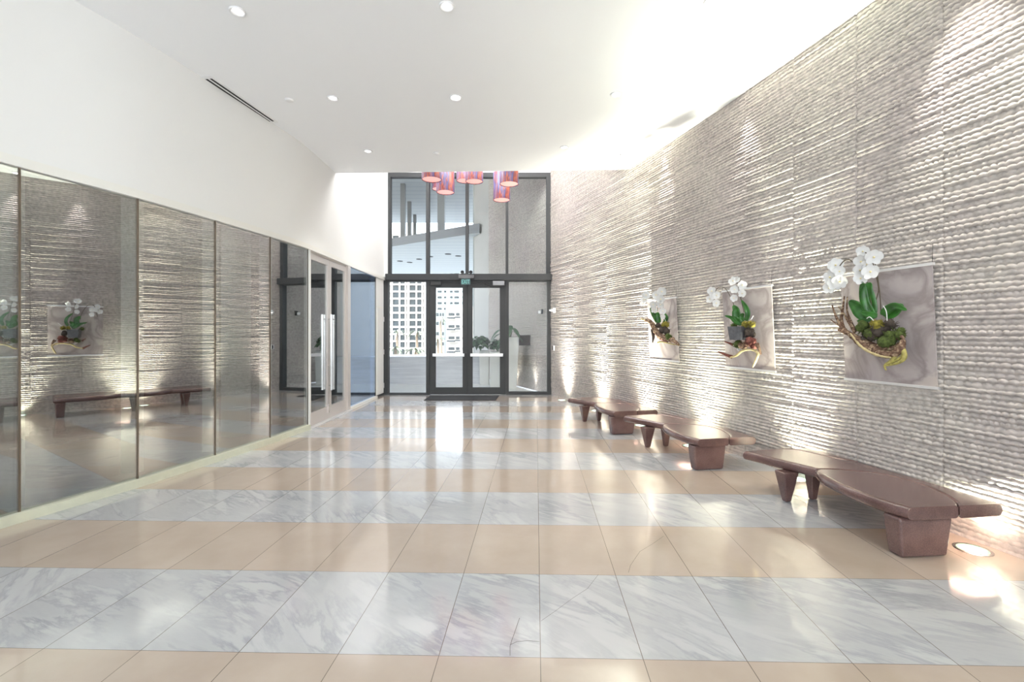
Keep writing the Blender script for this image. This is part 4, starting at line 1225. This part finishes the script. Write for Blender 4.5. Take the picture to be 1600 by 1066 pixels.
# ------------------------------------------------------------------ outside: terrace, canopy, planters
S(MB().box(-26, 8, YF+0.13, 34, -0.35, -0.02).build('terrace_floor', M['terrace']))
def trav_mat():
    m, nt, p, out = new_mat('streaked_travertine')
    tc = nt.nodes.new('ShaderNodeTexCoord'); mp = nt.nodes.new('ShaderNodeMapping'); mp.inputs['Scale'].default_value = (1.0, 1.0, 16)
    nz = nt.nodes.new('ShaderNodeTexNoise'); nz.inputs['Scale'].default_value = 1.6; nz.inputs['Detail'].default_value = 8
    nt.links.new(tc.outputs['Object'], mp.inputs[0]); nt.links.new(mp.outputs[0], nz.inputs[0])
    rp = nt.nodes.new('ShaderNodeValToRGB'); rp.color_ramp.elements[0].position = 0.3; rp.color_ramp.elements[0].color = (0.66, 0.66, 0.70, 1)
    rp.color_ramp.elements[1].position = 0.7; rp.color_ramp.elements[1].color = (0.84, 0.84, 0.87, 1)
    nt.links.new(nz.outputs['Fac'], rp.inputs[0]); nt.links.new(rp.outputs[0], p.inputs['Base Color'])
    p.inputs['Roughness'].default_value = 0.6
    return m
M['trav'] = trav_mat()
tag(MB().box(-6.2, -0.95, 14.0, 14.5, -0.02, 0.80).build('low_wall', M['trav'], None, 0.01), 'low streaked pale stone wall across the terrace outside the doors', 'low wall')
def soffit_mat():
    m, nt, p, out = new_mat('slatted_white_soffit')
    tc = nt.nodes.new('ShaderNodeTexCoord'); sx = nt.nodes.new('ShaderNodeSeparateXYZ'); nt.links.new(tc.outputs['Object'], sx.inputs[0])
    a = nt.nodes.new('ShaderNodeMath'); a.operation = 'FRACT'; b = nt.nodes.new('ShaderNodeMath'); b.operation = 'MULTIPLY'; b.inputs[1].default_value = 1.6
    nt.links.new(sx.outputs['Y'], b.inputs[0]); nt.links.new(b.outputs[0], a.inputs[0])
    c = nt.nodes.new('ShaderNodeMath'); c.operation = 'LESS_THAN'; c.inputs[1].default_value = 0.12; nt.links.new(a.outputs[0], c.inputs[0])
    mx = nt.nodes.new('ShaderNodeMixRGB'); mx.inputs[1].default_value = (0.60, 0.635, 0.625, 1); mx.inputs[2].default_value = (0.46, 0.51, 0.53, 1)
    nt.links.new(c.outputs[0], mx.inputs[0]); nt.links.new(mx.outputs[0], p.inputs['Base Color']); p.inputs['Roughness'].default_value = 0.7
    return m
M['soffit'] = soffit_mat()
# upper canopy; its run back over the lobby is added to block sun
cn = thing('canopy', 'high white slatted canopy soffit outside above the entrance', 'canopy', (-6, 20, 8.5))
MB().box(-16, 3.5, 2.0, 29, 8.5, 8.8).build('soffit', M['soffit'], cn)
# lower slab, its near edge runs obliquely
sl = thing('balcony_slab', 'grey edged slab with white soffit and downlights seen through the upper window', 'balcony', (-6, 20, 5.0))
pts = [(-1.12,15.9),(-5.2,18.7),(-12,23.4),(-12,28.5),(-1.12,26.1)]
mb = MB(); n = 5
mb.add([(p[0],p[1],5.0) for p in pts], [tuple(range(n))])
mb.build('soffit', M['soffit'], sl)
mb = MB(); mb.add([(p[0],p[1],5.0) for p in pts]+[(p[0],p[1],5.32) for p in pts], [(i,(i+1)%n,n+(i+1)%n,n+i) for i in range(n)]+[tuple(range(n,2*n))])
mb.build('slab_edge', M['soffit_edge'], sl)
for u, v in ((625,408),(640,410),(672,401),(700,397),(716,400),(655,405)):
    y = F*3.5/(HV-v); x = (u-800)/F*y
    MB().lathe((x,y,5.0), [(0.14,-0.001),(0.14,-0.012),(0.0001,-0.014)], 16).build('recessed_light', M['frame_dark'], sl)
for i, (u0, u1, y, lab) in enumerate(((625.5,632.5,21.4,'nearest and tallest of the three thin dark columns left in the upper window'), (636.5,642,24.3,'middle one of the three thin dark columns left in the upper window'),
                                (645.5,650,27.0,'farthest and shortest of the three thin dark columns left in the upper window'), (683.5,694,19.0,'wide dark column right of the three thin ones in the upper window'))):
    x0 = (u0-800)/F*y; x1 = (u1-800)/F*y
    o = MB().box(x0, x1, y, y+(x1-x0), 5.32, 8.5).build('canopy_column', M['column_grey'])
    tag(o, lab, 'column', 'dark columns under the canopy')
# white wall closing the terrace right of the door
S(MB().box(-1.40, 0.3, 16.6, 16.85, -0.02, 8.5).build('wall_terrace_end', plain('pale_grey_render', (0.42,0.44,0.44), 0.8, var=0.04, vscale=1.5)))

def planter(x, y, h, wt, wb, label):
    t = thing('planter', label, 'planter', (x, y, -0.02), 'tall white planters on the terrace')
    MB().frustum((x,y,-0.02),(x,y,h), wb/2, wb/2, wt/2, wt/2).build('pot', M['planter'], t, 0.01)
    MB().box(x-wt/2+.03, x+wt/2-.03, y-wt/2+.03, y+wt/2-.03, h-.01, h+.006).build('soil', M['soil'], t)
    return t
def leaf_blade(mb, p, d, L, W_, droop):
    d = Vector(d).normalized(); up_ = Vector((0,0,1)); s = d.cross(up_).normalized()
    vs = []; fs = []; n = 5
    for i in range(n+1):
        k = i/n; q = Vector(p)+d*L*k+up_*(0.25*L*k - droop*L*k*k)
        wv = W_*math.sin(PI*min(1, .12+.86*k))
        vs += [q-s*wv+up_*.15*wv, q, q+s*wv+up_*.15*wv]
    for i in range(n):
        for j in range(2): fs.append((i*3+j, i*3+j+1, (i+1)*3+j+1, (i+1)*3+j))
    mb.add(vs, fs, 0, True)
def bushy(x, y, z, R, n, L, label, seed, cnt=1):
    rg = random.Random(seed)
    t = thing('potted_plant', label, 'plant', (x, y, z), 'plants in the terrace planters')
    st = MB(); lv = MB()
    for i in range(n):
        a = rg.uniform(0, 2*PI); el = rg.uniform(-0.25, 1.2)
        e = Vector((math.cos(a)*math.cos(el), math.sin(a)*math.cos(el), math.sin(el)))*R*rg.uniform(.45, 1)
        p1 = Vector((x,y,z))+e
        st.tube([(x+rg.uniform(-.05,.05),y,z), Vector((x,y,z))+e*.5+Vector((0,0,.06)), p1], 0.006, 5)
        leaf_blade(lv, p1, (math.cos(a), math.sin(a), rg.uniform(-.6,.3)), L*rg.uniform(.7,1.2), L*.38, rg.uniform(.3,.9))
        leaf_blade(lv, p1, (math.cos(a+1.5), math.sin(a+1.5), rg.uniform(-.6,.2)), L*rg.uniform(.6,1), L*.34, rg.uniform(.3,.9))
    st.build('stems', M['stem'], t); lv.build('foliage', M['leaf_dark'], t)
def at(u, y): return (u-800)/F*y
planter(at(757,13.75), 13.75, 1.0, 0.30, 0.26, 'small white planter seen low through the right door leaf')
planter(at(774,13.2), 13.2, 1.0, 0.32, 0.28, 'white planter right of the small one behind the right door leaf')
planter(at(798,12.7), 12.75, 1.42, 0.46, 0.30, 'tallest white tapered planter behind the right sidelight')
bushy(at(750,13.75), 13.75, 1.20, 0.27, 75, 0.15, 'bushy dark green plant in the small white planter', 21)
bushy(at(778,13.2), 13.2, 1.14, 0.22, 65, 0.14, 'bushy dark green plant in the white planter behind the door stile', 22)
t = thing('potted_plant', 'plant with a few big drooping leaves in the tallest planter', 'plant', (at(798,12.75), 12.75, 1.42), 'plants in the terrace planters')
st = MB(); lv = MB()
x0, y0 = at(798,12.75), 12.75
for (ex_, ez, L, dx) in ((.03,.24,.24,.4), (.05,.14,.26,.6), (-.2,.2,.30,-.8), (.0,.30,.26,-.1), (-.22,.08,.28,-1.0), (-.1,.05,.26,-.5)):
    p1 = Vector((x0+ex_, y0-.14, 1.43+ez))
    st.tube([(x0,y0,1.42), ((x0+p1.x)/2, y0-.02, 1.42+ez*.7), p1], 0.008, 5)
    leaf_blade(lv, p1, (dx, -.35, -.25), L*1.35, L*.36, .8)
st.build('stems', M['stem'], t); lv.build('foliage', M['leaf_dark'], t)

# dark square plate fixed to the outside stone wall
p = wall_hit(823, 532, 0.10)
MBs = MB().box(p.x-0.21, p.x+0.17, p.y-0.02, p.y+0.12, p.z-0.14, p.z+0.14)
tag(MBs.build('wall_plate', M['sign_face'], None, 0.006), 'dark bronze rectangular plate on the stone wall outside the right sidelight', 'plate')
p = wall_hit(847, 487, 0.04)  # modelled in place of a reflection in the right sidelight
rd = thing('reader_reflection', 'solid stand-in for the reflection of a small reader, on the outside stone wall near the frame', 'reader', p)
MB().frustum((p.x,p.y,p.z-.06),(p.x,p.y,p.z+.06),.02,.03,.02,.03).build('reader_body', M['black'], rd, 0.004)
MB().frustum((p.x-.07,p.y,p.z-.05),(p.x-.07,p.y,p.z+.02),.03,.03,.03,.03).build('reader_hood', M['white_plastic'], rd, 0.006)
for i, yy in enumerate((12.15, 13.3)):
    pw, tw, nw = wall_frame(yy); q = Vector((pw.x+nw.x*.16, pw.y+nw.y*.16, -0.02))
    t = thing('floor_uplight', 'outdoor uplight at the stone wall foot ' + ('just beyond the sidelight' if i == 0 else 'beside the tallest planter'), 'floor light', q, 'outdoor uplights on the terrace')
    MB().lathe(q, [(0.09,0.0),(0.09,0.005),(0.07,0.005)], 24).build('rim', M['steel'], t)
    MB().disc((q.x,q.y,q.z+.004), 0.07, 24).build('lens', M['lens_white'], t)
    lamp('lamp', 'SPOT', (q.x,q.y,0.03), 35, (1.0,0.95,0.86), target=(pw.x,pw.y,1.3), parent=t, spot_size=math.radians(70), spot_blend=0.9, shadow_soft_size=.04)

# ------------------------------------------------------------------ city beyond
GZ = -14.0
S(MB().box(-400, 300, 34.5, 700, GZ-1, GZ).build('street_ground', M['street']))
def grid_building(name, label, u0, u1, vtop, y, mat, cols, v_rows, mull=2):
    """slab block: recessed dark windows between piers and floor bands"""
    x0, x1 = at(u0, y), at(u1, y); zt = EYE+(HV-vtop)/F*y
    t = thing(name, label, 'building', ((x0+x1)/2, y, GZ))
    MB().box(x0, x1, y+0.6, y+22, GZ, zt).build('wall', mat, t)
    pr = MB()
    for (a, b) in cols['piers']:
        pr.box(at(a,y), at(b,y), y, y+0.62, GZ, zt)
    for (a, b) in v_rows['bands']:
        pr.box(x0, x1, y+0.1, y+0.62, EYE+(HV-b)/F*y, EYE+(HV-a)/F*y)
    pr.build('facade_grid', mat, t)
    for (a, b) in cols['win']:
        for (c, d) in v_rows['win']:
            w_ = MB().box(at(a,y), at(b,y), y+0.45, y+0.61, EYE+(HV-d)/F*y, EYE+(HV-c)/F*y)
            w_.build('window', M['pane_dark'], t)
    return t
rows_w = []; rows_b = []
v = 366.0
while v < 600:
    rows_w.append((v+2.2, v+10.4)); rows_b.append((v-0.7, v+2.2)); v += 11.1
piers = []; wins = []
for k in range(3):
    b = 586.0+k*26.3
    piers += [(b, b+1.2), (b+10.6, b+13.2), (b+20.0, b+22.3), (b+24.2, b+26.3)]
    wins += [(b+1.2+0.4, b+10.2), (b+13.2, b+19.8)]
grid_building('tower', 'white gridded apartment tower behind the left sidelight', 586, 665, 366, 150.0, M['tower'], dict(piers=piers, win=wins), dict(win=rows_w[:20], bands=rows_b[:20]))
rows2 = [(v0, v0+3.2) for v0 in (418,427,436,445,454,463,472,481)]
grid_building('tower', 'pale aqua tower behind the left door leaf', 668, 736, 412, 210.0, M['tower_b'],
              dict(piers=[], win=[(683.5,690),(693.5,697),(703,707),(709.5,717),(722,729)]), dict(win=rows2, bands=[]))
t = grid_building('apartment_block', 'low white balcony block below the aqua tower', 696, 740, 479, 95.0, M['tower'],
              dict(piers=[], win=[(700,709.5),(712,717.5),(722,732)]), dict(win=[(v0, v0+4) for v0 in (489,508,526,543)], bands=[]))
for v0 in (496, 514, 532, 549):
    y = 95.0
    MB().box(at(699,y), at(711,y), y-1.2, y+.1, EYE+(HV-v0-2.2)/F*y, EYE+(HV-v0)/F*y).build('balcony', M['pane_dark'], t)
    MB().box(at(711.5,y), at(719,y), y-0.8, y+.1, EYE+(HV-v0-1.0)/F*y, EYE+(HV-v0+1.0)/F*y).build('balcony', M['pane_dark'], t)
grid_building('apartment_block', 'grey low block left of the balcony block, partly behind palms', 672, 694, 484, 120.0, M['tower_b'],
              dict(piers=[], win=[(681,685),(686.5,689),(690.5,693)]), dict(win=[(v0, v0+5) for v0 in (489,503,519,535)], bands=[]))
def palm(u, v, y, lab, seed):
    rg = random.Random(seed)
    x = at(u, y); z = EYE+(HV-v)/F*y
    t = thing('palm_tree', lab, 'palm tree', (x, y, GZ), 'palm trees in the street')
    MB().tube([(x,y,GZ),(x+.3,y,(GZ+z)/2),(x,y,z)], [.3,.22,.16], 8).build('trunk', M['trunk'], t)
    mb = MB()
    for i in range(16):
        a = rg.uniform(0, 2*PI)
        leaf_blade(mb, (x,y,z), (math.cos(a), math.sin(a), rg.uniform(-.1,.5)), rg.uniform(1.2,1.8), .16, rg.uniform(.6,1.0))
    mb.build('fronds', M['palm'], t)
M['palm'] = plain('palm_frond', (0.36, 0.40, 0.30), 0.6, var=0.3)
palm(620, 519, 60, 'palm crown in front of the white tower, upper left', 1)
palm(651, 520, 62, 'palm crown in front of the white tower, upper right', 2)
palm(618, 545, 52, 'palm crown in front of the white tower, lower left', 3)
palm(648, 547, 50, 'palm crown in front of the white tower, lower right', 4)
palm(688, 498, 75, 'palm crown left of the balcony block, upper', 5)
palm(684, 530, 66, 'palm crown left of the balcony block, lower', 6)
